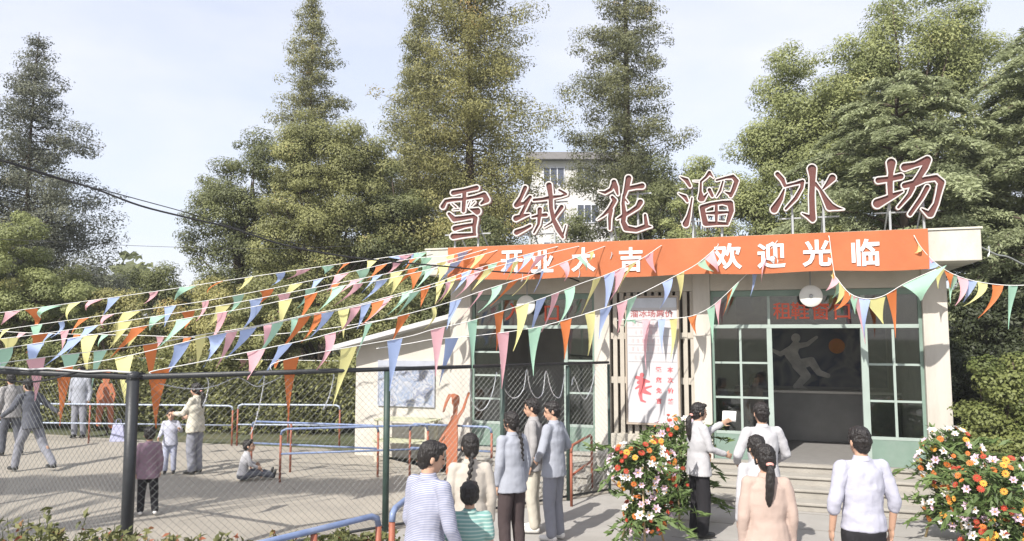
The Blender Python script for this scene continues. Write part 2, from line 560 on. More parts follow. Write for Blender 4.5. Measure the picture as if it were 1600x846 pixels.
m.add([(x0, 0.85, z0), (x1, 0.85, z1), (x1, 0.85, z1 + dz), (x0, 0.85, z0 + dz), (x0, 4.9, z0), (x1, 4.9, z1), (x1, 4.9, z1 + dz), (x0, 4.9, z0 + dz)],
      [(0, 1, 2, 3), (5, 4, 7, 6), (4, 0, 3, 7), (1, 5, 6, 2), (3, 2, 6, 7), (4, 5, 1, 0)])
m.build('roof', mat('annex_roof', (0.50, 0.50, 0.50), 0.7, 0.1, 5, dirt=(0.3, 0.3, 0.3)), annex, bevel=0.01)
tp0, zp0 = fac(592, 563, AW); tp1, zp1 = fac(680, 637, AW)


def blotch_mat(name, cols, scale=3.0, dist=1.5):
    m = bpy.data.materials.new(name); m.use_nodes = True
    t = m.node_tree; b = t.nodes['Principled BSDF']; b.inputs['Roughness'].default_value = 0.6
    tc = t.nodes.new('ShaderNodeTexCoord')
    n = t.nodes.new('ShaderNodeTexNoise'); n.inputs['Scale'].default_value = scale; n.inputs['Detail'].default_value = 2; n.inputs['Distortion'].default_value = dist
    t.links.new(tc.outputs['Object'], n.inputs['Vector'])
    cr = t.nodes.new('ShaderNodeValToRGB')
    els = cr.color_ramp.elements
    for i, (p, c) in enumerate(cols):
        e = els[i] if i < 2 else els.new(p)
        e.position = p; e.color = (*c, 1)
    t.links.new(n.outputs['Fac'], cr.inputs['Fac'])
    t.links.new(cr.outputs['Color'], b.inputs['Base Color'])
    return m


board = empty('wall_picture', 'large pale blue and white picture board hung on the white annex wall', 'picture', FW(tp0, AW + 0.002, zp1), -FA)
bw, bh = tp1 - tp0, zp0 - zp1
MB().box(0, bw, -0.03, 0, 0, bh).build('panel', blotch_mat('pale_picture', [(0.3, (0.40, 0.41, 0.44)), (0.46, (0.22, 0.27, 0.38)), (0.54, (0.42, 0.43, 0.46)), (0.66, (0.17, 0.20, 0.30)), (0.75, (0.40, 0.38, 0.34))], 4.2, 1.5), board)
m = MB()
m.box(0, bw, -0.04, -0.031, bh - 0.12, bh); m.box(0, bw, -0.04, -0.031, 0, 0.025)
m.box(0, 0.025, -0.04, -0.031, 0.025, bh - 0.12); m.box(bw - 0.025, bw, -0.04, -0.031, 0.025, bh - 0.12)
m.build('frame', mat('greyblue_trim', (0.36, 0.38, 0.44), 0.5), board)

# ------------------------------------------------------------------ apartment block far behind
apt = empty('apartment_block', 'white apartment block far behind the trees above the hall roof', 'building', (0, 0, 0))
YA = 56.0
a0, a1 = at(832, 300, YA).x, at(1000, 300, YA).x
ztop = at(900, 252, YA).z
m = MB().box(a0, a1, YA, YA + 11, 0, ztop)
m.build('wall', mat('apartment_white', (0.56, 0.55, 0.535), 0.85, 0.06, 0.6, dirt=(0.5, 0.48, 0.45), dscale=0.3), apt)
m = MB().box(a0 - 0.5, a1 + 0.5, YA - 0.7, YA + 11.7, ztop + 0.01, ztop + 0.55)
rfa = m.build('roof', mat('apartment_eave', (0.20, 0.19, 0.19), 0.8), apt)
MB().box(at(880, 250, YA).x, at(912, 250, YA).x, YA + 2, YA + 5, ztop + 0.56, ztop + 1.2).build('stair_head', mat('stair_head', (0.55, 0.48, 0.40), 0.8), rfa)
wm, wgl = mat('apartment_window_frame', (0.55, 0.56, 0.60), 0.6), mat('apartment_pane', (0.07, 0.08, 0.11), 0.2, 0.3, 1.0)
nf = int(ztop // 2.9)
wf, wp = MB(), MB()
for f in range(nf):
    zb = ztop - 2.9 * (f + 1) + 0.95
    x = a0 + 0.8
    while x + 1.7 < a1:
        w_ = MB()
        w_.box(x, x + 1.7, YA - 0.06, YA - 0.004, zb, zb + 0.08); w_.box(x, x + 1.7, YA - 0.06, YA - 0.004, zb + 1.4, zb + 1.48)
        for q in (0, 0.54, 1.08, 1.62): w_.box(x + q, x + q + 0.08, YA - 0.06, YA - 0.004, zb + 0.081, zb + 1.399)
        wo = w_.build('window', wm, apt)
        MB().box(x + 0.081, x + 1.619, YA - 0.03, YA - 0.006, zb + 0.081, zb + 1.399).build('pane', wgl, wo)
        x += 2.6

# ================================================================== FENCE
fence = empty('chain_link_fence', 'tall dark chain link fence round the rink, its thick black corner post at the hedge', 'fence', FC)
FH = 2.08


def chain(A, B, z0, z1, cell=0.085, r=0.0018):
    """diamond mesh of slightly crimped wires between two ground points"""
    m = MB()
    d = Vector((B.x - A.x, B.y - A.y, 0)); Ln = d.length; d.normalize()
    nrm = Vector((-d.y, d.x, 0))
    hh = z1 - z0
    k = -int(hh / cell) - 1
    while k * cell < Ln:
        for sgn in (1, -1):
            s0, s1 = k * cell, k * cell + hh
            q0, q1 = 0.0, hh
            if s0 < 0: q0 = -s0; s0 = 0
            if s1 > Ln: q1 = hh - (s1 - Ln); s1 = Ln
            if q1 - q0 < 0.02: continue
            zz0, zz1 = (z0 + q0, z0 + q1) if sgn > 0 else (z1 - q0, z1 - q1)
            off = nrm * (0.0022 * sgn)
            p = A + d * s0 + off; q = A + d * s1 + off
            m.tube([(p.x, p.y, zz0), (q.x, q.y, zz1)], r, 3, cap=False)
        k += 1
    return m


def rel(p): return Vector((p.x - FC.x, p.y - FC.y, p.z))


fd = (FR - FC); fdl = fd.normalized()
post_px = [205, 605, 785, 887, 951]
posts = []
for px in post_px:
    r = ray(px, 600)
    # crossing of the view ray with the fence line
    n = Vector((-fdl.y, fdl.x, 0)); k = n.dot(FC) / n.dot(Vector((r.x, r.y, 0)))
    posts.append(Vector((r.x * k, r.y * k, 0)))
posts[0] = FC.copy()
rads = [0.062, 0.042, 0.032, 0.030, 0.022]
for i, p in enumerate(posts):
    q = rel(p)
    MB().tube([(q.x, q.y, 0.0), (q.x, q.y, FH - 0.03)], rads[i], 12).build('post', M_BLACK if i == 0 else M_POSTG, fence, True)
lp = FC + (FL - FC) * 0.55
for p in (lp, FL):
    q = rel(p); MB().tube([(q.x, q.y, 0), (q.x, q.y, FH - 0.03)], 0.045, 12).build('post', M_BLACK, fence, True)
e = rel(posts[-1]); l_ = rel(FL)
MB().tube([(0.0, 0.0, FH), (e.x, e.y, FH)], [0.034, 0.022], 10).build('top_rail', M_BLACK, fence, True)
MB().tube([(-0.03, 0.016, FH + 0.002), (l_.x, l_.y, FH)], 0.036, 10).build('top_rail', M_BLACK, fence, True)
m = MB().lathe([(0.064, -0.03), (0.066, 0.02), (0.05, 0.055), (0.0, 0.062)], 12, (0, 0, FH))
m.tube([(-0.09, 0.03, FH - 0.05), (0.0, -0.055, FH - 0.02), (0.08, 0.02, FH + 0.01)], 0.016, 6)
m.tube([(-0.1, 0.05, FH + 0.02), (0.0, -0.05, FH + 0.045), (0.09, 0.06, FH + 0.03)], 0.014, 6)
m.build('post_cap', M_BLACK, fence, True)
for a, b, mm in ((FC, posts[1], M_WIRE), (posts[1], posts[2], M_WIREL), (posts[2], posts[3], M_WIREL), (posts[3], posts[4], M_WIREL), (FL, FC, M_WIRE)):
    m = chain(rel(a), rel(b), 0.05, FH - 0.03)
    m.build('wire_mesh', mm, fence)
MB().tube([(0, 0, 0.07), (e.x, e.y, 0.07)], 0.018, 8).build('bottom_rail', M_BLACK, fence, True)
# loose cable tied along the left top rail
rnd = random.Random(4)
pts = []
for k in range(30):
    q = l_ * (k / 29.0); pts.append((q.x, q.y - 0.03 + 0.02 * math.sin(k * 1.3), FH + 0.045 + 0.015 * math.sin(k * 0.9) - (0.16 * math.sin(math.pi * max(0, min(1, (k - 3) / 9))) if k < 12 else 0)))
o = MB().tube(pts, 0.011, 6).build('power_cable', M_CABLE, None, True); o.location = FC
tag(o, 'loose black cable sagging along the fence top rail left of the thick corner post', 'cable')
pts = []
for k in range(24):
    q = l_ * (k / 23.0); pts.append((q.x, q.y - 0.05, FH + 0.05 + 0.012 * math.sin(k * 2.1)))
o = MB().tube(pts, 0.012, 6).build('power_cable', mat('grey_cable', (0.42, 0.42, 0.42), 0.6), None, True); o.location = FC
tag(o, 'pale grey cable lying along the top of the fence rail at the left edge', 'cable')

# ================================================================== RAILINGS in the rink
def railing(label, pxs, zt, zl, legs, rm=M_BLUE, low=True, group='blue and orange pipe railings on the rink', r=0.021, bend=True):
    """pxs: base points on the ground; a top pipe, a lower pipe and orange legs at the given fractions"""
    A, B = pxs
    A = Vector((A.x, A.y, 0)); B = Vector((B.x, B.y, 0))
    o = empty('pipe_railing', label, 'railing', A, 0, group)
    D = B - A
    d = D.normalized()
    top = [(0, 0, zt - 0.10), tuple(d * 0.02 + Vector((0, 0, zt - 0.03))), tuple(d * 0.09 + Vector((0, 0, zt))), tuple(D - d * 0.09 + Vector((0, 0, zt))), tuple(D - d * 0.02 + Vector((0, 0, zt - 0.03))), tuple(D + Vector((0, 0, zt - 0.10)))]
    MB().tube(top, r, 8).build('top_pipe', rm, o, True)
    if low:
        MB().tube([tuple(Vector((0, 0, zl))), tuple(D + Vector((0, 0, zl)))], r * 0.85, 8).build('lower_pipe', rm, o, True)
    for f in legs:
        p = D * f
        MB().tube([(p.x, p.y, 0), (p.x, p.y, zt - (0.10 if f in (0, 1) else r))], r * 0.98, 8).build('leg', M_RUST, o, True)
    return o


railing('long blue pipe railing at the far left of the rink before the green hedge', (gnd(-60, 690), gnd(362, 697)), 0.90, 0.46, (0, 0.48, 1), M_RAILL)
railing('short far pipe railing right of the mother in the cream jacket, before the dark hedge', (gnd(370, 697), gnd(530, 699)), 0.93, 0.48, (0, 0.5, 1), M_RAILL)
railing('blue pipe railing behind the nearest rink railing, left of the fence post', (gnd(392, 735), gnd(590, 746)), 0.90, 0.5, (0, 0.32, 1), M_BLUE)
railing('nearest blue pipe railing on the rink, its orange leg beside the sitting child', (gnd(437, 754), gnd(668, 744)), 0.90, 0.48, (0, 1), M_BLUE)
railing('blue pipe railing against the annex, behind the orange dancer board', (gnd(640, 744), gnd(768, 752)), 0.92, 0.5, (0, 1), M_BLUE)
A_, B_ = at(360, 853, 5.9), at(592, 785, 7.05)
o = railing('thick blue pipe barrier along the hedge in the foreground, sloping up to the fence post', (Vector((A_.x, A_.y, 0)), Vector((B_.x, B_.y, 0))), 0.86, 0.4, (0.0, 0.52, 1), M_BLUE, False, 'foreground pipe barriers', 0.030)
o = railing('foreground pipe barrier with an orange leg beside the man in the striped shirt', (Vector((at(613, 780, 6.9).x, 6.9, 0)), Vector((at(668, 760, 8.2).x, 8.2, 0))), 0.93, 0.4, (0, 1), M_BLUE, False, 'foreground pipe barriers', 0.030)
railing('small orange legged pipe railing behind the fence, at the foot of the left steps', (gnd(893, 792), gnd(925, 764)), 0.88, 0.45, (0, 1), M_RUST)

# ================================================================== SHAPES FROM BRUSH STROKES
def stroke_field(strokes, step, pad):
    xs = [p[0] for s in strokes for p in s]; ys = [p[1] for s in strokes for p in s]
    rm_ = max(p[2] for s in strokes for p in s) + pad
    gx = np.arange(min(xs) - rm_, max(xs) + rm_, step); gy = np.arange(min(ys) - rm_, max(ys) + rm_, step)
    X, Y = np.meshgrid(gx, gy)
    D = np.full(X.shape, 1e9)
    for s in strokes:
        if len(s) == 1: s = [s[0], (s[0][0] + 0.01, s[0][1], s[0][2])]
        for a, b in zip(s[:-1], s[1:]):
            dx, dy = b[0] - a[0], b[1] - a[1]
            l2 = dx * dx + dy * dy + 1e-9
            h = np.clip(((X - a[0]) * dx + (Y - a[1]) * dy) / l2, 0, 1)
            d = np.hypot(X - a[0] - h * dx, Y - a[1] - h * dy) - (a[2] + (b[2] - a[2]) * h)
            D = np.minimum(D, d)
    return gx, gy, D


def contours(gx, gy, D, lev):
    """marching squares; returns closed loops"""
    F = D - lev
    F[0, :] = F[-1, :] = 1; F[:, 0] = F[:, -1] = 1
    F[F == 0] = 1e-6
    segs = {}

    def ex(i, j):  # crossing on the horizontal edge (i,j)-(i,j+1)
        a, b = F[i, j], F[i, j + 1]; t = a / (a - b); return (gx[j] + t * (gx[j + 1] - gx[j]), gy[i])

    def ey(i, j):
        a, b = F[i, j], F[i + 1, j]; t = a / (a - b); return (gx[j], gy[i] + t * (gy[i + 1] - gy[i]))
    pts = {}
    adj = {}
    ins = F < 0
    act = ins[:-1, :-1].astype(int) + ins[:-1, 1:] + ins[1:, :-1] + ins[1:, 1:]
    for i, j in zip(*np.where((act > 0) & (act < 4))):
        a, b, c, d = ins[i, j], ins[i, j + 1], ins[i + 1, j + 1], ins[i + 1, j]
        E = []
        if a != b: E.append(('h', i, j))
        if b != c: E.append(('v', i, j + 1))
        if c != d: E.append(('h', i + 1, j))
        if d != a: E.append(('v', i, j))
        prs = [(E[0], E[1])] if len(E) == 2 else ([(E[0], E[1]), (E[2], E[3])] if not a else [(E[0], E[3]), (E[1], E[2])])
        for p, q in prs:
            adj.setdefault(p, []).append(q); adj.setdefault(q, []).append(p)
    seen = set(); loops = []
    for k in adj:
        if k in seen: continue
        lp, cur, prev = [], k, None
        while cur is not None and cur not in seen:
            seen.add(cur)
            lp.append(ex(cur[1], cur[2]) if cur[0] == 'h' else ey(cur[1], cur[2]))
            nx = [q for q in adj[cur] if q not in seen]
            cur = nx[0] if nx else None
        if len(lp) > 5: loops.append(lp)
    return loops


def solid(name, loops, mapper, thick, off, m, parent, bevel=0.0):
    """extruded flat shape in the local x-z plane; front face at y = off - thick"""
    cu = bpy.data.curves.new(name, 'CURVE')
    cu.dimensions = '2D'; cu.fill_mode = 'BOTH'; cu.extrude = thick / 2; cu.bevel_depth = bevel
    for lp in loops:
        sp = cu.splines.new('POLY'); sp.points.add(len(lp) - 1)
        for i, p in enumerate(lp):
            x, z = mapper(*p); sp.points[i].co = (x, z, 0, 1)
        sp.use_cyclic_u = True
    return from_curve(name, cu, thick, off, m, parent)


def from_curve(name, cu, thick, off, m, parent):
    o = bpy.data.objects.new(name + '_c', cu); COL.objects.link(o)
    dg = bpy.context.evaluated_depsgraph_get()
    me = bpy.data.meshes.new_from_object(o.evaluated_get(dg))
    bpy.data.objects.remove(o); bpy.data.curves.remove(cu)
    me.transform(Matrix(((1, 0, 0, 0), (0, 0, -1, off - thick / 2), (0, 1, 0, 0), (0, 0, 0, 1))))
    return link_mesh(name, me, m, parent)


def text(name, body, size, x, z, thick, off, m, parent, bold=0.0, sx=1.0, skew=0.0, align='CENTER'):
    cu = bpy.data.curves.new(name, 'FONT')
    cu.body = body; cu.size = size; cu.align_x = align; cu.align_y = 'CENTER'; cu.extrude = thick / 2; cu.offset = bold; cu.resolution_u = 3
    o = from_curve(name, cu, thick, off, m, parent)
    xs = [v.co.x for v in o.data.vertices]; zs = [v.co.z for v in o.data.vertices]
    cx = (min(xs) + max(xs)) / 2 if align == 'CENTER' else min(xs)
    cz = (min(zs) + max(zs)) / 2
    for v in o.data.vertices:
        v.co.x = (v.co.x - cx) * sx + x + skew * (v.co.z - cz); v.co.z = v.co.z - cz + z
    return o


# ------------------------------------------------------------------ the six rooftop letters
LET = [
 ('snow', 680, 275, 7.69, [[(240,215,42),(370,190,38),(520,155,42)],[(375,200,38),(370,300,38),(362,430,36)],[(115,378,42),(150,315,34),(230,300,34),(370,290,30)],
   [(390,285,30),(500,265,32),(610,238,44),(640,300,48),(575,345,28)],[(225,345,20),(275,390,24)],[(240,420,18),(310,412,20)],[(420,380,22),(450,310,16)],[(500,325,20),(455,372,20)],[(440,408,20),(525,435,56)],
   [(190,465,32),(250,530,44),(360,515,40),(480,495,36),(505,520,42),(490,620,38),(492,705,34)],[(260,640,44),(370,612,36),(490,592,32)],[(240,735,48),(360,722,38),(500,710,32),(515,730,16)]]),
 ('velvet', 795, 275, 7.695, [[(215,155,40),(165,270,36),(110,360,44)],[(110,362,44),(200,340,30),(275,268,36)],[(270,270,34),(220,370,34),(170,470,36)],[(105,520,48),(190,490,36),(265,472,22)],[(112,688,46),(200,650,36),(275,610,32)],
   [(320,300,30),(420,290,30),(520,270,36),(640,255,26),(705,232,28)],[(622,182,26),(690,220,28)],[(500,125,48),(520,250,40),(525,400,38),(555,540,38),(610,650,44),(665,745,32)],[(660,740,26),(700,605,22)],
   [(650,385,40),(590,470,34),(530,570,26),(440,625,20)],[(390,415,42),(385,500,36),(375,590,30),(320,690,26)],[(300,505,26),(385,485,32),(465,480,36)]]),
 ('flower', 925, 265, 7.695, [[(95,275,18),(170,290,32),(240,250,34),(275,180,42)],[(275,165,44),(300,230,42),(322,310,26)],[(450,120,50),(430,220,44),(398,330,32)],[(440,240,38),(540,220,38),(612,210,46)],
   [(255,345,32),(285,385,40),(225,490,40),(150,560,28),(75,612,18)],[(240,500,40),(225,600,34),(225,725,28)],[(395,320,32),(385,420,34),(400,540,42),(385,640,42),(420,715,48),(540,735,40),(650,695,42),(722,697,20)],[(648,560,30),(662,670,38)],
   [(590,405,48),(560,460,40),(470,520,36),(400,560,38),(310,605,20)],[(400,360,24),(440,410,22)]]),
 ('slide', 1050, 260, 8.06, [[(110,145,18),(190,190,40),(232,262,32)],[(90,355,18),(170,400,38),(200,450,30)],[(258,415,24),(240,520,26),(215,640,38),(180,735,54)],[(475,95,36),(435,150,30),(370,205,26),(365,330,30),(372,415,56)],[(275,200,16),(345,202,18)],
   [(478,100,34),(525,155,18)],[(390,430,40),(455,350,20)],[(475,310,36),(512,385,32)],[(565,190,26),(680,158,28),(770,145,38),(815,200,42),(780,300,40),(742,385,36)],[(670,335,20),(740,365,40)],[(645,205,24),(612,320,28),(565,395,22)],
   [(385,530,46),(500,488,36),(640,468,36),(735,480,52),(750,570,46),(708,700,38)],[(385,530,46),(400,620,46),(425,725,50)],[(430,735,44),(560,730,38),(700,735,32)],[(562,480,30),(562,600,36),(562,720,28)],[(430,605,24),(560,600,36),(700,590,28)]]),
 ('ice', 1195, 250, 7.69, [[(150,185,40),(210,250,40),(240,325,32)],[(250,325,28),(350,300,28),(450,275,36),(440,350,34),(370,470,36),(250,600,28)],[(230,370,24),(190,480,42),(112,605,58)],
   [(562,125,66),(570,220,50),(565,330,46),(560,450,48),(565,600,48),(570,715,52)],[(445,655,20),(520,692,36),(570,730,42)],[(805,232,56),(750,300,38),(690,365,22)],[(600,300,36),(660,370,30),(720,480,44),(775,570,62),(860,592,34),(945,605,14)]]),
 ('field', 1350, 240, 7.69, [[(315,132,68),(310,250,44),(300,380,48),(305,500,44)],[(160,338,48),(300,320,44),(430,290,48)],[(150,612,68),(260,560,52),(360,510,42),(450,470,24)],[(475,180,58),(600,150,42),(745,95,60),(720,180,52),(650,290,48),(590,370,44)],
   [(475,400,48),(600,370,50),(720,325,44),(850,305,46),(912,365,54),(880,500,44),(850,620,42),(785,735,56)],[(680,680,22),(770,742,48)],[(570,420,46),(530,510,38),(400,660,30)],[(745,420,42),(680,540,40),(540,740,38)]]),
]
LLAB = ['leftmost rooftop letter, a red character with white rim and three stacked bars (雪)', 'second rooftop letter from the left, a red white-rimmed character (绒)', 'third rooftop letter from the left, with a curled hook at its foot (花)',
        'fourth rooftop letter, red with white rim and a small four-pane box below (溜)', 'fifth rooftop letter, red with white rim and a tall hooked middle stroke (冰)', 'rightmost rooftop letter, largest red character with white rim (场)']
M_LETSIDE = mat('letter_white_rim', (0.50, 0.465, 0.45), 0.6, 0.08, 9)
LOFF = 0.15
for (nm, ox, oy, sc, strokes), lab in zip(LET, LLAB):
    gx, gy, D = stroke_field(strokes, 4.0, 14)
    cxp = ox + float(np.mean(gx)) / sc; cyp = oy + float(gy[-1]) / sc
    t0, z0 = fac(cxp, cyp, LOFF)
    t0 = round(t0, 2)
    o = empty('rooftop_letter', lab, 'sign letter', FW(t0, LOFF, ROOF1 + 0.03), -FA, 'red letters on the roof')

    def mp(x, y, ox=ox, oy=oy, sc=sc, t0=t0):
        t, z = fac(ox + x / sc, oy + y / sc, LOFF)
        return t - t0, z - ROOF1 - 0.03
    outer = contours(gx, gy, D.copy(), 1.0); inner = contours(gx, gy, D.copy(), -13.5)
    solid('back_panel', outer, mp, 0.05, 0.0, mat('letter_back', (0.20, 0.075, 0.065), 0.7, 0.2, 5), o)
    # raised white rim: outer outline with the inner one cut out
    solid('rim', outer + inner, mp, 0.045, -0.051, M_LETSIDE, o)
    solid('face', inner, mp, 0.012, -0.051, M_REDLET, o)
    zb = z0 - ROOF1 - 0.03
    fr = MB()
    for dx in (-0.24, 0.22):
        fr.bar((dx, 0.035, 0.0), (dx, 0.035, zb + 0.75), 0.03, 0.03)
        fr.bar((dx, 0.035, zb + 0.35), (dx, 0.75, 0.0), 0.02, 0.02)
    fr.bar((-0.45, 0.062, zb + 0.16), (0.45, 0.062, zb + 0.16), 0.022, 0.022)
    fr.bar((-0.45, 0.062, zb + 0.72), (0.45, 0.062, zb + 0.72), 0.022, 0.022)
    fr.build('bracket', M_STEEL, o)

# ------------------------------------------------------------------ banner
BOFF = OVER + 0.03
b0 = fac(700, 413, BOFF)[0]; b1 = fac(1451, 395, BOFF)[0]
banner = empty('opening_banner', 'long orange cloth banner with white Chinese lettering along the roof edge', 'banner', FW(b0, BOFF, 3.47), -FA)
BWD, BHT = b1 - b0, 0.585
m = MB(); n = 120
for row in range(2):
    pass
vs, fs = [], []
NR = 9
rb = random.Random(2)
for j in range(NR + 1):
    for i in range(n + 1):
        x = BWD * i / n; zz = BHT * j / NR
        sag = 0.012 * math.sin(i * 0.21) * (1 - j / NR) if j < NR else 0
        y = 0.022 * mnoise.noise(Vector((x * 1.1, zz * 1.4, 3.1))) + 0.014 * mnoise.noise(Vector((x * 4.5 + zz * 3.0, zz * 1.2, 7.7))) - 0.006
        vs.append((x, max(min(y, 0.008), -0.014) - 0.006, zz + sag))
for j in range(NR):
    for i in range(n):
        a = j * (n + 1) + i; fs.append((a, a + 1, a + n + 2, a + n + 1))
m.add(vs, fs)
m.build('cloth', M_ORANGE, banner, True)
for ch, px, py in (('开', 800, 409), ('业', 848, 409), ('大', 912, 406), ('吉', 986, 406), ('欢', 1137, 401), ('迎', 1205, 399), ('光', 1276, 396), ('临', 1352, 395)):
    t, z = fac(px, py, BOFF)
    text('character', ch, 0.41, t - b0, z - 3.47, 0.006, -0.021, M_WHITE, banner, bold=0.011, sx=1.0)

# ------------------------------------------------------------------ letters on the glass above the doors
for ch, px, py in (('入', 803, 487), ('口', 862, 490)):
    t, z = fac(px, py, -0.07)
    text('lettering', ch, 0.34, t, z, 0.01, 0.075, M_REDTXT, glz_l, bold=0.004)
for ch, px, py in (('租', 1222, 486), ('鞋', 1250, 486), ('窗', 1282, 486), ('口', 1316, 487)):
    t, z = fac(px, py, -0.07)
    text('lettering', ch, 0.29, t, z, 0.01, 0.075, M_REDTXT, glz_r, bold=0.003)

# ------------------------------------------------------------------ price board
mt0, mz1 = fac(979, 466, 0.1); mt1, mz0 = fac(1061, 663, 0.1)
menu = empty('price_board', 'tall white price board with red lettering hung on the slatted screen', 'notice board', FW(mt0, 0.075, mz0), -FA)
mw, mh = mt1 - mt0, mz1 - mz0
MB().box(0, mw, -0.03, 0.04, 0, mh).build('panel', mat('board_white', (0.47, 0.46, 0.47), 0.5, 0.04, 2), menu, bevel=0.004)
m = MB()
m.box(-0.03, -0.002, -0.045, 0.04, -0.03, mh + 0.03); m.box(mw + 0.002, mw + 0.03, -0.045, 0.04, -0.03, mh + 0.03)
m.box(-0.002, mw + 0.002, -0.045, 0.04, mh + 0.002, mh + 0.03); m.box(-0.002, mw + 0.002, -0.045, 0.04, -0.03, -0.002)
m.build('frame', mat('board_frame', (0.36, 0.30, 0.24), 0.6, 0.1, 8), menu)
MB().box(0.01, mw - 0.01, -0.035, -0.0305, mh - 0.17, mh - 0.012).build('header', mat('board_header', (0.50, 0.53, 0.58), 0.5), menu)
M_MAROON = mat('maroon_print', (0.32, 0.09, 0.09), 0.6)
M_REDP = mat('red_print', (0.55, 0.12, 0.13), 0.6)
M_GREYP = mat('grey_print', (0.30, 0.28, 0.28), 0.6)
text('title', '溜冰场票价', 0.125, mw / 2, mh - 0.27, 0.003, -0.031, M_MAROON, menu, bold=0.0015, sx=1.15)
m = MB()
for k, f in enumerate((0.82, 0.757, 0.69, 0.62, 0.555, 0.485)):
    m.box(0.02, mw - 0.02, -0.033, -0.0305, mh * f - 0.004, mh * f + 0.004)
m.build('ruled_line', M_GREYP, menu)
m = MB(); rr = random.Random(8)
for k, f in enumerate((0.79, 0.722, 0.655, 0.588, 0.52)):       # unreadable small print
    x = 0.06 + rr.random() * 0.12
    while x < mw * (0.62 if k != 4 else 0.5):
        w_ = 0.03 + rr.random() * 0.03
        for q in range(3):
            hz = mh * f - 0.03 + q * 0.024
            m.box(x, x + w_ * (0.6 + 0.4 * rr.random()), -0.0325, -0.0305, hz, hz + 0.009)
        m.box(x + w_ * 0.4, x + w_ * 0.4 + 0.008, -0.0345, -0.0327, mh * f - 0.034, mh * f + 0.03)
        x += 0.085
m.build('small_print', mat('faint_print', (0.50, 0.40, 0.40), 0.6), menu)
for i, ch in enumerate('还您免言'): text('lettering', ch, 0.095, mw * 0.62, mh * (0.425 - 0.083 * i), 0.003, -0.031, M_REDP, menu, bold=0.003)
for i, ch in enumerate('本次价格'): text('lettering', ch, 0.095, mw * 0.85, mh * (0.425 - 0.083 * i), 0.003, -0.031, M_REDP, menu, bold=0.003)
fig = [[(20, 60, 7), (40, 52, 9), (62, 56, 4)], [(12, 40, 6), (30, 44, 8)], [(40, 54, 9), (34, 78, 10), (44, 96, 8), (66, 104, 4)], [(34, 78, 10), (26, 104, 8), (30, 130, 5), (46, 136, 3)], [(34, 30, 9)], [(38, 84, 5), (70, 74, 3)], [(30, 70, 6), (8, 84, 3)]]
gx, gy, D = stroke_field(fig, 2.0, 3)
solid('emblem', contours(gx, gy, D, 0.0), lambda x, y: (0.10 + x * 0.0042, mh * 0.44 - y * 0.0042), 0.003, -0.031, M_REDP, menu)

# ------------------------------------------------------------------ mural inside and skater figure
mural = empty('skater_mural', 'dim mural of a pale leaping skater on the back wall inside the doorway', 'mural', FW(4.95, -3.88, 1.46), -FA)
MB().box(0, 2.85, -0.02, 0, 0, 1.85).build('panel', blotch_mat('mural_ground', [(0.35, (0.26, 0.27, 0.29)), (0.5, (0.13, 0.14, 0.19)), (0.62, (0.34, 0.34, 0.34)), (0.75, (0.20, 0.21, 0.25))], 1.6, 0.8), mural)
sk = [[(52, 14, 12)], [(52, 32, 11), (40, 54, 17), (58, 84, 13)], [(58, 84, 14), (92, 74, 11), (112, 104, 8), (136, 112, 6)], [(56, 84, 14), (80, 112, 11), (54, 140, 9), (92, 156, 5)], [(44, 38, 8), (12, 56, 6), (-12, 44, 4)], [(52, 36, 8), (82, 30, 6), (106, 12, 4)]]
gx, gy, D = stroke_field(sk, 2.5, 4)


def mur(px, py):
    t, z = fac(px, py, -3.90); return t - 4.95, z - 1.46


solid('figure', contours(gx, gy, D, 0.0), lambda x, y: mur(1212 + x * 0.60, 520 + y * 0.60), 0.01, -0.021, mat('mural_pale', (0.78, 0.75, 0.72), 0.8, 0.3, 5.0), mural)
cx_, cz_ = mur(1307, 541)
MB().lathe([(0.0, 0), (0.15, 0.001), (0.155, 0.008), (0.0, 0.009)], 20, (cx_, -0.022, cz_), 'y').build('sun_disc', mat('mural_orange', (0.74, 0.32, 0.12), 0.8), mural)

# ------------------------------------------------------------------ round plates on the soffit
for px, py, lab in ((1267, 463, 'round white metal lamp plate hanging at the right glazed front'), (822, 477, 'round white metal lamp plate behind the bunting at the left glazed front')):
    t, z = fac(px, py, 0.25)
    o = empty('wall_lamp', lab, 'lamp', FW(t, 0.25, z), -FA)
    MB().lathe([(0.045, 0.0), (0.05, 0.012), (0.165, 0.004), (0.172, 0.010), (0.165, 0.017), (0.05, 0.026), (0.035, 0.02), (0.0, 0.02)], 24, (0, 0, 0), 'y').build('plate', mat('enamel_white', (0.62, 0.62, 0.58), 0.4, 0.06), o, True)
    MB().lathe([(0.028, 0.0), (0.03, 0.035), (0.015, 0.045)], 12, (0, 0, 0), 'y').build('bulb_socket', M_STEEL, o, True)
    MB().tube([(0, 0.03, 0.0), (0, 0.06, 0.2), (0, 0.06, ROOF0 - z)], 0.012, 6).build('stem', M_STEEL, o, True)

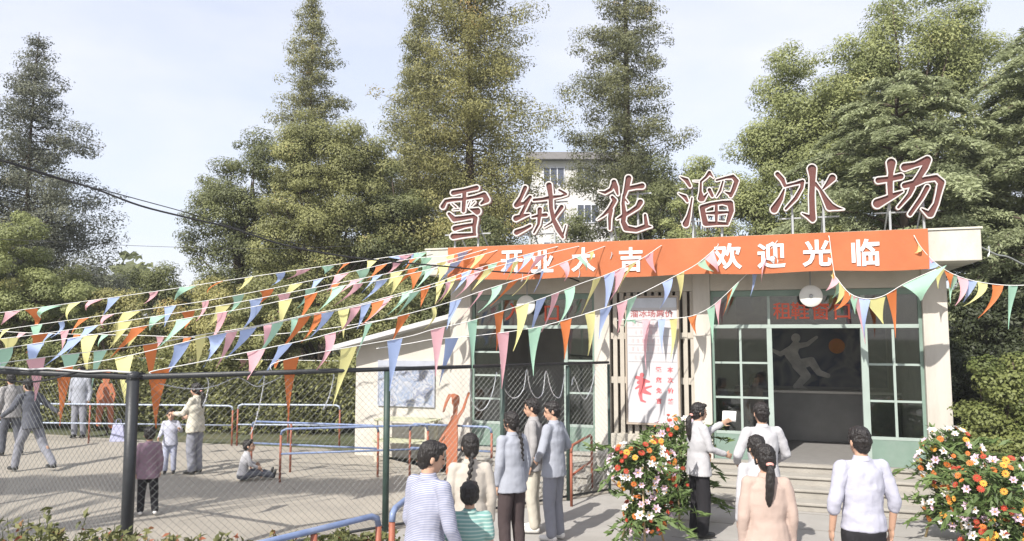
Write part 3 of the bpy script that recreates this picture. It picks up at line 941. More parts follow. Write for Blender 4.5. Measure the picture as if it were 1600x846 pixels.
# ------------------------------------------------------------------ orange dancer boards
def cutout(px_pts, ox, oy, sc, Y, zbase_px, label, group='orange figure boards'):
    gx, gy, D = stroke_field(px_pts, 3.0, 4)
    loops = contours(gx, gy, D, 0.0)
    allp = [p for lp in loops for p in lp]
    bx = ox + sum(p[0] for p in allp) / len(allp) / sc
    by = oy + max(p[1] for p in allp) / sc
    base = at(bx, by, Y)
    o = empty('figure_board', label, 'figure board', (base.x, base.y, 0), -FA * 0.6, group)
    s = Y / FPX
    k0 = min(0.0, base.z)
    solid('board', loops, lambda x, y: ((ox + x / sc - bx) * s, (by - (oy + y / sc)) * s + base.z), 0.03, 0.0, M_CUTOUT, o)
    MB().bar((0.05, 0.02, 0.0), (0.05, 0.02, base.z + 0.5), 0.05, 0.03).bar((0.05, 0.45, 0.015), (0.05, 0.03, base.z + 0.45), 0.04, 0.02).build('prop', M_BARK, o)
    return o


# traced in the 3.4375x enlargement at (600, 600)
girl = [[(384, 90, 21), (384, 112, 20)], [(376, 74, 9), (350, 76, 8), (334, 108, 7), (318, 158, 5)], [(384, 130, 11), (382, 165, 12)], [(368, 194, 11), (392, 190, 10)], [(380, 195, 21), (374, 235, 18)], [(374, 240, 22), (364, 285, 34), (358, 330, 38)], [(366, 205, 9), (338, 255, 8), (300, 312, 6)],
        [(350, 330, 20), (352, 400, 14), (346, 480, 12)], [(376, 330, 20), (380, 400, 15), (384, 480, 12)], [(396, 190, 9), (424, 150, 7), (446, 85, 5), (456, 62, 6)], [(345, 310, 18), (286, 345, 10), (180, 425, 7)]]
cutout(girl, 600, 600, 3.4375, 13.1, 730, 'orange cut-out board of a dancing girl with one arm raised, before the white annex wall')
# traced in the 3.18x enlargement at (0, 580)
fig2 = [[(520, 20, 22), (520, 40, 22)], [(520, 60, 16), (525, 110, 32), (520, 150, 30)], [(505, 150, 20), (490, 200, 18), (487, 262, 14)], [(540, 150, 20), (552, 200, 16), (555, 272, 12)], [(500, 80, 14), (480, 120, 11), (482, 160, 9)], [(545, 80, 14), (565, 120, 11), (560, 150, 9)]]
cutout(fig2, 0, 580, 3.18, 18.8, 666, 'orange cut-out figure board far back on the rink, left of the corner post')

# ================================================================== BUNTING
def flag_mesh(P, d, w, h, drift, swing, seed, twist=1.0):
    """a long curved pennant hanging from P along cord direction d"""
    rg = random.Random(seed)
    m = MB()
    rows = 6
    nrm = Vector((-d.y, d.x, 0)).normalized()
    vs, fs = [], []
    bow = rg.uniform(-0.75, 0.75)
    tw0 = rg.uniform(-0.75, 0.75) * twist
    for j in range(rows + 1):
        s = j / rows
        ww = w * (1 - s) * (1 - 0.25 * s) if j < rows else w * 0.04
        c = Vector((0, 0, -h * s)) + d * (drift * (s ** 1.5)) + nrm * (swing * s ** 1.4 + bow * w * math.sin(s * 2.6))
        tw = tw0 + 0.9 * bow * s
        ax = (d * math.cos(tw) + nrm * math.sin(tw))
        for q in (-1, 0, 1):
            vs.append(P + c + ax * (ww / 2 * q) + nrm * (0.012 * (1 - abs(q))))
    for j in range(rows):
        for q in range(2):
            a = j * 3 + q; fs.append((a, a + 3, a + 4, a + 1))
    m.add(vs, fs)
    return m


def bunting(label, pts, L3, R3, flags, w, h, drift=-0.14, swing=0.05, seed=1, cord_r=0.0055, i_far=False):
    """pts: photo points the cord passes; L3 and R3 its two ends in space"""
    o = empty('bunting_string', label, 'bunting', L3, 0, 'strings of pennants over the rink')
    P3 = [on_plane(px, py, L3, R3) for px, py in pts]
    # densify with a smooth curve
    q = [L3 + (P3[0] - L3) * 0.0] + P3 if (P3[0] - L3).length > 0.02 else P3[:]
    if (q[-1] - R3).length > 0.02: q.append(R3)
    fine = []
    for i in range(len(q) - 1):
        p0 = q[max(i - 1, 0)]; p1 = q[i]; p2 = q[i + 1]; p3 = q[min(i + 2, len(q) - 1)]
        for k in range(6):
            t = k / 6.0
            fine.append(0.5 * ((2 * p1) + (p2 - p0) * t + (2 * p0 - 5 * p1 + 4 * p2 - p3) * t * t + (3 * p1 - p0 - 3 * p2 + p3) * t ** 3))
    fine.append(q[-1])
    MB().tube([tuple(p - L3) for p in fine], cord_r, 5).build('cord', M_CORD, o, True)
    rg = random.Random(seed)
    pj = []
    for p in fine:
        dz = p.z - CH
        f = p.y * math.cos(PITCH) + dz * math.sin(PITCH)
        pj.append(800 + FPX * p.x / f)
    for k, fl in enumerate(flags):
        px, c = fl[0], fl[1]
        hh = h * (fl[2] if len(fl) > 2 else rg.uniform(0.9, 1.1)); dr = fl[3] if len(fl) > 3 else drift * rg.uniform(0.4, 1.6)
        ww = w * (fl[4] if len(fl) > 4 else rg.uniform(0.92, 1.08))
        if i_far:
            g = 1.0 - 0.42 * max(0.0, min(1.0, (px - 150) / 500.0)); hh *= g; ww *= 0.55 + 0.45 * g; dr *= 1.35
        for i in range(len(fine) - 1):
            lo, hi = sorted((pj[i], pj[i + 1]))
            if lo <= px <= hi:
                t = (px - pj[i]) / (pj[i + 1] - pj[i] + 1e-9)
                p = fine[i].lerp(fine[i + 1], t)
                d = (fine[i + 1] - fine[i]).normalized()
                flag_mesh(p - L3 - Vector((0, 0, cord_r)), d, ww, hh, dr, swing * rg.uniform(-0.5, 1.8), seed * 100 + k, 1.0 if i_far else 0.45).build('flag', FLAGM[c], o, True)
                break
    return o


def roof_pt(px, py, off=OVER + 0.06):
    t, z = fac(px, py, off); return FW(t, off, max(z, 3.9) if z > 3.8 else z)


def rail_pt(px):
    r = ray(px, 580)
    n = Vector((-fdl.y, fdl.x, 0)); k = n.dot(FC) / n.dot(Vector((r.x, r.y, 0)))
    if px < 206:
        dl = (FL - FC).normalized(); n = Vector((-dl.y, dl.x, 0)); k = n.dot(FC) / n.dot(Vector((r.x, r.y, 0)))
    return Vector((r.x * k, r.y * k, FH + 0.03))


BN = [
 ('topmost pennant string, running from the left roof corner to the far left', [(-40, 495), (0, 489), (104, 475), (240, 456), (358, 438), (480, 420), (551, 410), (664, 394)], at(-40, 495, 15.0), roof_pt(668, 394),
  [(-14,'G'),(20,'P',.7),(48,'O'),(82,'G',.6),(117,'Y'),(150,'P',.5),(178,'B',.9,-.2),(240,'P',.6),(294,'G',.7),(346,'O',.6,-.2),(389,'Y',.8,-.2),(438,'B',.7),(474,'P',.5,-.25),(512,'G',.5),(542,'O',.8,-.15),(583,'Y',.9),(617,'B',.5,.2),(634,'P',.7),(648,'B',.9),(657,'G',1.2)], 0.30, 0.36),
 ('second pennant string from the top, tied to the roof above the banner left end', [(-40, 522), (0, 516), (70, 506), (156, 494), (240, 482), (312, 472), (389, 458), (480, 440), (553, 424), (640, 405), (699, 400), (734, 391)], at(-40, 522, 14.0), roof_pt(736, 391),
  [(10,'Y',.6),(57,'G'),(95,'B',.7),(131,'O',.7),(170,'P',.6),(206,'Y',1.1,-.2),(266,'B'),(321,'P',1.0),(372,'G',1,-.2),(417,'O',.8,-.2),(463,'Y',1,-.2),(498,'B',1,-.15),(534,'P',1,-.2),(567,'G',1),(596,'O',.9),(621,'P',.8,-.2),(645,'O',1),(666,'G',1),(703,'Y',1,.12),(724,'B',1)], 0.28, 0.38),
 ('third pennant string from the top, meeting the second near the banner', [(-40, 537), (0, 530), (78, 520), (240, 495), (343, 478), (480, 452), (667, 415), (755, 391)], at(-40, 537, 12.6), roof_pt(757, 391),
  [(14,'Y',.7),(62,'O',.7),(101,'P',.8),(143,'B',1,-.3),(196,'Y',1.1,-.2),(248,'G',.6),(294,'O',.8),(349,'Y',1.1,-.25),(400,'B',1,-.1),(444,'P',1),(486,'G',1,-.2),(525,'O',.9),(558,'P',.8,-.25),(590,'B',1,-.2),(620,'Y',1,-.15),(646,'O',1),(668,'G',1),(690,'Y',1.1,-.1),(706,'P',.9)], 0.26, 0.40),
 ('fourth pennant string from the top, crossing before the banner left end', [(-40, 553), (0, 546), (62, 536), (166, 520), (240, 507), (312, 494), (389, 481), (480, 461), (525, 449), (599, 437), (667, 422), (707, 411), (772, 393)], at(-40, 553, 11.3), roof_pt(775, 392),
  [(8,'G'),(56,'B',1.1,0),(118,'B',.9,-.35),(140,'Y',1.4,0),(218,'O',1,-.3),(289,'G',1.1,-.3),(347,'P',1.3,-.15),(401,'B',1.1,-.2),(446,'Y',1.4,-.05),(486,'O',1.3,-.15),(529,'G',1.2,-.25),(560,'P',1.1,-.3),(597,'B',1.1,-.25),(622,'Y',1.2,-.1),(650,'O',1.2,-.05),(672,'G',1.2),(694,'Y',1.2,-.1),(712,'B',1.0),(731,'O',1,-.1),(750,'Y',1,-.2)], 0.26, 0.42),
 ('fifth pennant string from the top, low over the rink at the left edge', [(-40, 574), (0, 568), (73, 558), (166, 547), (240, 537), (312, 524), (404, 509), (480, 492), (553, 478), (667, 447), (720, 428), (775, 411), (865, 387)], at(-40, 574, 9.9), roof_pt(868, 387),
  [(-10,'B'),(56,'P',1.2,0),(110,'G',.9),(157,'G',1.1,-.05),(235,'O',1.3,0),(313,'Y',1.1,-.03),(362,'P',1.3,-.15),(423,'P',1.1,-.08),(464,'G',1.1,-.1),(500,'O',1.2,-.2),(537,'Y',1.4,0),(572,'B',1.2,-.1),(604,'P',1.1,-.3),(637,'G',1,-.25),(665,'O',1.1,-.05),(688,'Y',1.2),(706,'Y',1.2,-.15),(729,'B',1,-.2),(748,'P',1,-.2),(770,'G',1,-.2),(800,'B',.8),(826,'B',1)], 0.23, 0.48),
 ('pennant string tied to the fence rail left of the corner post', [(80, 578), (182, 560), (240, 547), (328, 525.5), (404, 510.5), (480, 494), (553, 480), (667, 451), (724, 433), (790, 413), (900, 386)], rail_pt(78), roof_pt(903, 386),
  [(101,'O',1.5,-.02),(194,'Y',1.3,.02),(285,'B',1.1,-.2),(340,'B',.8,-.1),(388,'B',.9,-.2),(434,'G',1.3,-.25),(476,'O',1.3,-.25),(512,'B',1,-.2),(556,'P',1.1,-.2),(590,'O',1,-.2),(648,'G',1,-.2),(700,'P',1,-.15),(735,'P',1,-.2),(765,'Y',1,-.2),(806,'Y',1,-.1),(846,'P',1)], 0.23, 0.46),
 ('pennant string tied to the fence rail right of the corner post, reaching the banner middle', [(240, 580), (312, 566), (404, 547), (480, 531), (525, 519), (587, 503), (644, 489), (704, 472), (756, 454), (824, 432), (876, 412), (940, 387)], rail_pt(236), roof_pt(944, 386),
  [(250,'O',1.4,0),(400,'P',.8),(446,'B',1.1,-.2),(516,'P',1.2,-.15),(576,'G',1.2,-.12),(631,'O',1.1,-.1),(677,'Y',.9,-.1),(712,'B',1.3,-.1),(752,'P',1,-.25),(776,'G',1,-.25),(802,'O',.9,-.3),(826,'Y',.7,-.25),(848,'B',1,-.1),(880,'P',1,0),(904,'G',.9,.1),(924,'Y',.7,-.2)], 0.22, 0.50),
 ('low pennant string in front of the fence, its leftmost flag orange', [(426, 569), (468, 557), (568, 539), (639, 526), (680, 514), (734, 502), (805, 480), (851, 465), (911, 442), (941, 432), (974, 418), (1005, 403), (1030, 386)], rail_pt(424), roof_pt(1034, 384),
  [(455,'O',1.25,0),(545,'Y',1.15,-.18),(617,'B',1.1,-.04),(684,'P',1.05,-.03),(738,'G',1.1,0),(780,'O',.9,.0),(816,'Y',1,-.18),(846,'B',1.05,-.15),(868,'P',.8,-.25),(890,'G',.8,-.25),(933,'Y',.8,-.25),(952,'B',1,-.1),(968,'P',.7,-.15),(990,'Y',.6,-.3),(1014,'P',.6,.15)], 0.20, 0.60),
 ('lowest pennant string, crossing the pillar left of the price board', [(588, 545), (640, 537), (680, 530), (734, 526), (832, 513), (897, 496), (920, 489), (982, 468), (1056, 431), (1090, 412), (1119, 387)], at(588, 545, 9.85), roof_pt(1122, 381),
  [(706,'B',1.05,-.15),(786,'P',1.25,-.02),(836,'G',1.1,0),(884,'O',.9,-.02),(922,'Y',1.0,-.03),(947,'B',.7,-.1),(972,'P',.7,-.05),(988,'G',.6,-.15),(1043,'B',.6,-.12),(1063,'Y',.65,0),(1096,'G',.5,.25),(1108,'P',.6,.15)], 0.20, 0.62),
 ('pennant string strung across the price board and right pillar up to the roof', [(962, 501), (994, 499), (1030, 499), (1062, 497), (1087, 492), (1116, 476), (1153, 442), (1175, 421), (1187, 411), (1212, 380)], FW(fac(962, 501, 0.06)[0], 0.06, fac(962, 501, 0.06)[1]), roof_pt(1214, 377),
  [(986,'G',1.2,-.03),(1010,'P',1.35,0),(1034,'B',.9,0),(1052,'Y',1.05,-.1),(1082,'O',.5,.05),(1111,'G',.9,-.02),(1122,'P',.6,0),(1140,'O',.4,-.2),(1150,'G',.4,-.25),(1179,'B',.6,-.12),(1196,'P',.5,-.1)], 0.15, 0.62),
 ('pennant string sagging before the red lettering over the doorway', [(1296, 373), (1303, 425), (1309, 437), (1327, 458), (1351, 467), (1379, 463), (1416, 442), (1463, 421)], roof_pt(1295, 371, OVER + 0.08), FW(fac(1463, 421, OVER + 0.5)[0], OVER + 0.5, fac(1463, 421, OVER + 0.5)[1]),
  [(1298,'Y',.4,-.18),(1300,'P',.5,-.2),(1301,'G',.55,-.25),(1302,'O',.35,.2),(1303.5,'Y',.5,-.3),(1306,'P',.6,-.22),(1310,'G',.7,-.2),(1316,'Y',.75,-.22),(1325,'O',.8,-.3),(1333,'G',.45,0),(1341,'P',1.1,.05),(1351,'B',.95,-.03),(1367,'Y',.62,.08,1.9),(1393,'O',1.1,.02),(1443,'G',.55,-.05,4.2)], 0.15, 0.60),
 ('pennant string running off to the right past the roof corner', [(1428, 368), (1440, 388), (1463, 412), (1495, 431), (1542, 443), (1600, 446), (1680, 436)], roof_pt(1427, 367, OVER + 0.08), at(1690, 434, 10.4),
  [(1436,'Y',.4,-.12),(1444,'O',.5,-.16),(1452,'P',.5,-.16),(1459,'B',.45,-.2),(1469,'Y',.55,0),(1482,'O',.35,.05),(1491,'G',.75,-.05),(1504,'P',.8,-.15),(1518,'B',.6,-.1),(1535,'Y',.7,-.32),(1559,'O',.9,-.28),(1583,'G',1.1,-.05),(1615,'P',1,-.1),(1650,'B',1,0)], 0.15, 0.56),
]
for i, (lab, pts, l3, r3, fl, w, h) in enumerate(BN):
    bunting(lab, pts, l3, r3, fl, w, h, seed=i + 3, i_far=(i < 7))
bunting('small far pennant string along the back of the rink before the hedge', [(-30, 556), (120, 558), (300, 561), (450, 563), (556, 565)], at(-30, 556, 20.5), at(556, 565, 19.0),
        [(k, 'GYOPBGPYO'[i % 9]) for i, k in enumerate(range(-10, 550, 26))], 0.20, 0.28, seed=31, cord_r=0.008)
bunting('faint far pennant string above the hedge at the left', [(-30, 516), (60, 521), (200, 524), (330, 527), (470, 519), (600, 500)], at(-30, 516, 18.5), at(640, 494, 17.0),
        [(k, 'YPBOGYPOB'[i % 9]) for i, k in enumerate(range(-8, 460, 43))], 0.22, 0.30, seed=33, cord_r=0.008)

# ------------------------------------------------------------------ overhead cables
def cable(label, pts, L3, R3, r, m=M_CABLE):
    P3 = [on_plane(px, py, L3, R3) for px, py in pts]
    fine = []
    for i in range(len(P3) - 1):
        p0 = P3[max(i - 1, 0)]; p1 = P3[i]; p2 = P3[i + 1]; p3 = P3[min(i + 2, len(P3) - 1)]
        for k in range(5):
            t = k / 5.0
            fine.append(0.5 * ((2 * p1) + (p2 - p0) * t + (2 * p0 - 5 * p1 + 4 * p2 - p3) * t * t + (3 * p1 - p0 - 3 * p2 + p3) * t ** 3))
    fine.append(P3[-1])
    o = MB().tube([tuple(p - P3[0]) for p in fine], r, 6).build('overhead_cable', m, None, True)
    o.location = P3[0]
    return tag(o, label, 'cable', None)


RC = FW(fac(905, 440, 0.1)[0], 0.1, fac(905, 440, 0.1)[1])
cable('thick black overhead cable sagging from the upper left to the hall front', [(-60, 238), (0, 250), (80, 275), (150, 296), (220, 322), (300, 342), (360, 356), (440, 382), (520, 398), (600, 408), (700, 417), (780, 425), (870, 430), (905, 440)], at(-60, 238, 8.5), RC, 0.013)
cable('thin black overhead cable just above the thick one, running into the trees', [(-60, 232), (0, 251), (100, 283), (160, 297), (220, 313), (300, 335), (380, 360), (450, 378), (520, 392)], at(-60, 232, 9.5), at(520, 392, 17.0), 0.008)
cable('faint grey wire far behind the left conifer, nearly level', [(-40, 372), (120, 380), (260, 386), (420, 389), (560, 384)], at(-40, 372, 19.0), at(560, 384, 18.6), 0.006, M_CABLE)
cable('pale wire running off right from the roof corner', [(1530, 385), (1556, 398), (1575, 402), (1610, 418), (1680, 440)], FW(8.4, 0.3, 3.9), at(1680, 440, 12.0), 0.014, M_WIREL)

# ------------------------------------------------------------------ silver tinsel on the fence
def tinsel(label, P3, seed, group='silver tinsel garlands'):
    rg = random.Random(seed)
    m = MB()
    A = P3[0]
    fine = []
    sm = []
    for i in range(len(P3) - 1):
        p0 = P3[max(i - 1, 0)]; p1 = P3[i]; p2 = P3[i + 1]; p3 = P3[min(i + 2, len(P3) - 1)]
        for k in range(4):
            t = k / 4.0
            sm.append(0.5 * ((2 * p1) + (p2 - p0) * t + (2 * p0 - 5 * p1 + 4 * p2 - p3) * t * t + (3 * p1 - p0 - 3 * p2 + p3) * t ** 3))
    sm.append(P3[-1])
    for a, b in zip(sm[:-1], sm[1:]):
        n_ = max(1, int((b - a).length / 0.05))
        for k in range(n_): fine.append(a.lerp(b, k / n_) - A)
    fine.append(P3[-1] - A)
    m.tube([tuple(p) for p in fine], 0.006, 5)
    for p in fine:
        for k in range(4):
            d = Vector((rg.gauss(0, 1), rg.gauss(0, 1), rg.gauss(0, 1))).normalized() * rg.uniform(0.012, 0.032)
            s = d.orthogonal().normalized() * 0.004
            m.add([p - s, p + s, p + d], [(0, 1, 2)])
    o = m.build('tinsel_garland', M_TINSEL)
    o.location = A
    return tag(o, label, 'garland', group)


def fence_at(px, py):
    r = ray(px, py); n = Vector((-fdl.y, fdl.x, 0)); k = n.dot(FC) / n.dot(Vector((r.x, r.y, 0)))
    k *= 1.004
    return Vector((r.x * k, r.y * k, CH + r.z * k))


def swag(pxs): return [fence_at(x, y) for x, y in pxs]


tinsel('silver tinsel loops hung on the fence panel before the left doorway', swag([(787, 606), (795, 618), (806, 622), (818, 608), (823, 578), (828, 606), (838, 622), (848, 614), (853, 580), (860, 606), (868, 620), (876, 618), (883, 582)]), 1)
tinsel('short silver tinsel loop on the narrow fence panel at the pillar', swag([(893, 602), (897, 590), (905, 612), (914, 624), (924, 606), (930, 578)]), 2)
tinsel('silver tinsel draped down at the annex corner left of the dancer arm', swag([(736, 582), (734, 605), (738, 628), (748, 641), (760, 636), (770, 612), (776, 582)]), 3)
tinsel('white tinsel strand hanging from the rail to the rink floor, left one', swag([(414, 586), (410, 612), (404, 640), (399, 660), (392, 678)]), 4)
tinsel('white tinsel strand slanting down from the rail beside the yellow pennant', swag([(522, 586), (518, 606), (512, 626), (505, 640)]), 5)
tinsel('silver tinsel swag under the rail right of the mother in cream', swag([(322, 588), (326, 600), (322, 622), (317, 634)]), 6)
tinsel('thin silver tinsel swag hung low between corner post and second post', swag([(250, 600), (280, 606), (310, 608), (340, 602), (372, 590), (400, 604), (425, 596), (440, 588)]), 7)

for i, (px, py, lab) in enumerate(((816, 436, 'silver tassel hanging below the second banner character'), (905, 430, 'silver tassel hanging below the third banner character'), (955, 400, 'silver tassel on the orange banner left of its fourth character'), (1545, 396, 'silver tassel on the pale wire right of the roof corner'))):
    t, z = fac(px, py, OVER + 0.06)
    q = FW(t, OVER + 0.06, z)
    tinsel(lab, [q + Vector((0, 0, 0.10 if i != 2 else 0.05)), q + Vector((0.01, 0, 0.02)), q + Vector((-0.01, 0, -0.04))], 20 + i, 'small silver tassels')

# ================================================================== VEGETATION
def leaf_object(name, P, size, shade, m, parent, rg, aspect=0.5, N=None, T=None, nbias=0.0, fold=0.25):
    """N four-sided leaves with random tilt"""
    n = len(P)
    if N is None:
        N = rg.normal(size=(n, 3)); N[:, 2] = np.abs(N[:, 2]) + nbias
    N = N / (np.linalg.norm(N, axis=1, keepdims=True) + 1e-9) + np.array([-0.28, -0.42, 0.62]) * 0.6      # leaves turn to the light
    N = N / (np.linalg.norm(N, axis=1, keepdims=True) + 1e-9)
    if T is None: T = rg.normal(size=(n, 3))
    T = T - N * (T * N).sum(1, keepdims=True)
    T = T / (np.linalg.norm(T, axis=1, keepdims=True) + 1e-9)
    B = np.cross(N, T)
    l = size[:, None]; w = l * aspect
    V = np.empty((n, 4, 3))
    V[:, 0] = P - T * l / 2
    V[:, 1] = P + B * w / 2 + N * w * fold
    V[:, 2] = P + T * l / 2
    V[:, 3] = P - B * w / 2 + N * w * fold
    me = bpy.data.meshes.new(name)
    me.vertices.add(n * 4); me.loops.add(n * 4); me.polygons.add(n)
    me.vertices.foreach_set('co', V.reshape(-1).astype(np.float32))
    me.loops.foreach_set('vertex_index', np.arange(n * 4, dtype=np.int32))
    me.polygons.foreach_set('loop_start', np.arange(0, n * 4, 4, dtype=np.int32))
    me.update(calc_edges=True)
    a = me.attributes.new('shade', 'FLOAT', 'FACE')
    a.data.foreach_set('value', np.clip(shade, 0, 1).astype(np.float32))
    return link_mesh(name, me, m, parent)


LM_OLIVE = leaf_mat('olive_leaves', (0.12, 0.13, 0.050), (0.36, 0.365, 0.155), (0.42, 0.33, 0.14), 0.4)
LM_REDW = leaf_mat('redwood_needles', (0.115, 0.125, 0.055), (0.34, 0.335, 0.155), (0.40, 0.28, 0.13), 0.4)
LM_DARK = leaf_mat('dark_leaves', (0.075, 0.088, 0.040), (0.25, 0.27, 0.115), None, 0.4)
LM_CAMPH = leaf_mat('camphor_leaves', (0.13, 0.155, 0.060), (0.39, 0.42, 0.18), (0.44, 0.41, 0.17), 0.4)
LM_YELL = leaf_mat('yellow_green_leaves', (0.18, 0.18, 0.07), (0.46, 0.43, 0.18), (0.50, 0.38, 0.16), 0.4)
LM_CEDAR = leaf_mat('cedar_needles', (0.15, 0.175, 0.095), (0.45, 0.49, 0.28), None, 0.4)
LM_SHRUB = leaf_mat('shrub_leaves', (0.10, 0.125, 0.035), (0.25, 0.27, 0.09))
LM_HEDGE = leaf_mat('hedge_leaves', (0.07, 0.085, 0.03), (0.20, 0.20, 0.075), (0.30, 0.10, 0.05))
LM_SHADE = leaf_mat('shade_darkened_leaves', (0.022, 0.030, 0.014), (0.075, 0.09, 0.04), None, 0.25)  # leaf colour darkened to stand for the shade under the cedars
LM_FROND = leaf_mat('frond_leaves', (0.06, 0.10, 0.03), (0.17, 0.24, 0.08))


def trunk_mesh(h, r0, r1, rg, lean=0.0, n=9):
    pts, rr = [], []
    for i in range(n):
        s = i / (n - 1)
        pts.append((lean * s * s * h + 0.04 * math.sin(s * 7 + r0 * 50), 0.04 * math.cos(s * 5), h * s))
        rr.append(r0 + (r1 - r0) * s + (0.35 * r0 * max(0, 0.12 - s) / 0.12))
    return MB().tube(pts, rr, 9), pts


def broadleaf(label, base, lobes, H, m, seed, leaves=14000, leaf=0.13, clumps=90, r0=0.20, group=None, name='broadleaf_tree', clump_r=0.5, aspect=0.5):
    """lobes: (x, y, z, rx, ry, rz) in metres from the tree's foot"""
    rg = np.random.default_rng(seed)
    leaves = int(leaves * 4.2); leaf *= 0.54; clumps = int(clumps * 1.9); clump_r *= 0.80
    o = empty(name, label, 'tree', base, 0, group)
    vol = np.array([l[3] * l[4] * l[5] for l in lobes]) ** 0.67; vol /= vol.sum()
    CL = []
    for k in range(clumps):
        l = lobes[rg.choice(len(lobes), p=vol)]
        d = rg.normal(size=3); d /= np.linalg.norm(d)
        rad = rg.uniform(0.25, 1.0) ** 0.45 * rg.uniform(0.9, 1.07)
        CL.append((l[0] + d[0] * l[3] * rad, l[1] + d[1] * l[4] * rad, l[2] + d[2] * l[5] * rad, clump_r * rg.uniform(0.55, 1.35)))
    CL = np.array(CL)
    wt = CL[:, 3] ** 2; wt /= wt.sum()
    idx = rg.choice(clumps, size=leaves, p=wt)
    d = rg.normal(size=(leaves, 3)); d /= np.linalg.norm(d, axis=1, keepdims=True)
    rr = rg.uniform(0.25, 1.0, size=(leaves, 1)) ** 0.6 * CL[idx, 3][:, None]
    P = CL[idx, :3] + d * rr * np.array([1.15, 1.15, 0.72])
    P[:, 2] = np.maximum(P[:, 2], 0.1)
    cs = rg.normal(0.48, 0.17, size=clumps)
    shade = cs[idx] + rg.normal(0, 0.08, size=leaves)
    N = d * 1.0 + rg.normal(size=(leaves, 3)) * 0.30; N[:, 2] += 0.2
    leaf_object('crown', P, leaf * rg.uniform(0.6, 1.35, size=leaves), shade, m, o, rg, aspect, N=N)
    th = H * 0.62
    mb, pts = trunk_mesh(th, r0, r0 * 0.35, rg)
    order = rg.permutation(clumps)[:min(26, clumps)]
    for k in order:
        c = CL[k, :3]
        s0 = min(0.95, max(0.25, (c[2] * rg.uniform(0.45, 0.75)) / th))
        i = int(s0 * 8); p = Vector(pts[i]); q = Vector(c)
        mid = p.lerp(q, 0.5) + Vector((rg.normal() * 0.12, rg.normal() * 0.12, -0.15))
        mb.tube([tuple(p), tuple(mid), tuple(q)], [r0 * 0.32, r0 * 0.18, 0.012], 5)
    mb.build('trunk', M_BARK, o, True)
    return o


def redwood(label, base, H, Rb, m, seed, leaves=16000, leaf=0.15, z0=0.1, dens=1.0, group='tall dawn redwoods', lean=0.0, power=0.85, droop=0.1):
    rg = np.random.default_rng(seed)
    o = empty('dawn_redwood', label, 'tree', base, 0, group)
    mb, pts = trunk_mesh(H, 0.010 * H, 0.012, rg, lean, 14)
    BR = []
    z = z0 * H
    while z < H * 0.985:
        s = z / H
        Lm = Rb * (1 - s) ** power * rg.uniform(0.6, 1.12) + 0.12
        na = max(2, int(round(3.2 * dens)))
        a0 = rg.uniform(0, 6.28)
        for k in range(na):
            a = a0 + 6.283 * k / na + rg.normal() * 0.35
            Lb = Lm * rg.uniform(0.5, 1.1)
            rise = Lb * rg.uniform(-0.05, 0.42) - droop * Lb
            x0 = lean * s * s * H
            BR.append((x0, 0, z, x0 + math.cos(a) * Lb, math.sin(a) * Lb, z + rise, Lb, a))
        z += rg.uniform(0.16, 0.34) * (0.7 + 0.5 * (1 - s)) / max(0.6, dens)
    for b in BR:
        mb.tube([(b[0], b[1], b[2]), ((b[0] + b[3]) / 2, (b[1] + b[4]) / 2, (b[2] + b[5]) / 2 - 0.05 * b[6]), (b[3], b[4], b[5])], [0.008 + 0.008 * b[6], 0.006 + 0.004 * b[6], 0.004], 4, cap=False)
    mb.build('trunk', M_BARK, o, True)
    BR = np.array([[float(q) for q in b] for b in BR])
    leaves = int(leaves * 4.6); leaf *= 0.66
    CC, CR, CSH = [], [], []
    for b in BR:
        tone = rg.normal(0.48, 0.14)
        ncl = 2 + int(b[6] * 2.1)
        for q in range(ncl):
            t = 0.22 + 0.82 * (q + rg.uniform(0.1, 0.9)) / ncl
            c = b[:3] + (b[3:6] - b[:3]) * t
            rc = (0.16 + 0.105 * b[6]) * rg.uniform(0.7, 1.35)
            c = c + rg.normal(size=3) * np.array([0.10, 0.10, 0.07]) * (0.5 + b[6] * 0.5) + np.array([0, 0, -0.25 * rc])
            CC.append(c); CR.append(rc); CSH.append(tone + rg.normal(0, 0.10))
    CC, CR, CSH = np.array(CC), np.array(CR), np.array(CSH)
    w = CR ** 2; w /= w.sum()
    idx = rg.choice(len(CC), size=leaves, p=w)
    d = rg.normal(size=(leaves, 3)); d /= np.linalg.norm(d, axis=1, keepdims=True)
    P = CC[idx] + d * (rg.uniform(0.15, 1.0, (leaves, 1)) ** 0.55) * CR[idx][:, None] * np.array([1.25, 1.25, 0.85])
    shade = CSH[idx] + rg.normal(0, 0.07, size=leaves)
    T = rg.normal(size=(leaves, 3)); T[:, 2] -= 0.5
    Nn = d * 1.0 + rg.normal(size=(leaves, 3)) * 0.30
    leaf_object('crown', P, leaf * rg.uniform(0.6, 1.4, size=leaves), shade, m, o, rg, 0.45, T=T, N=Nn)
    return o


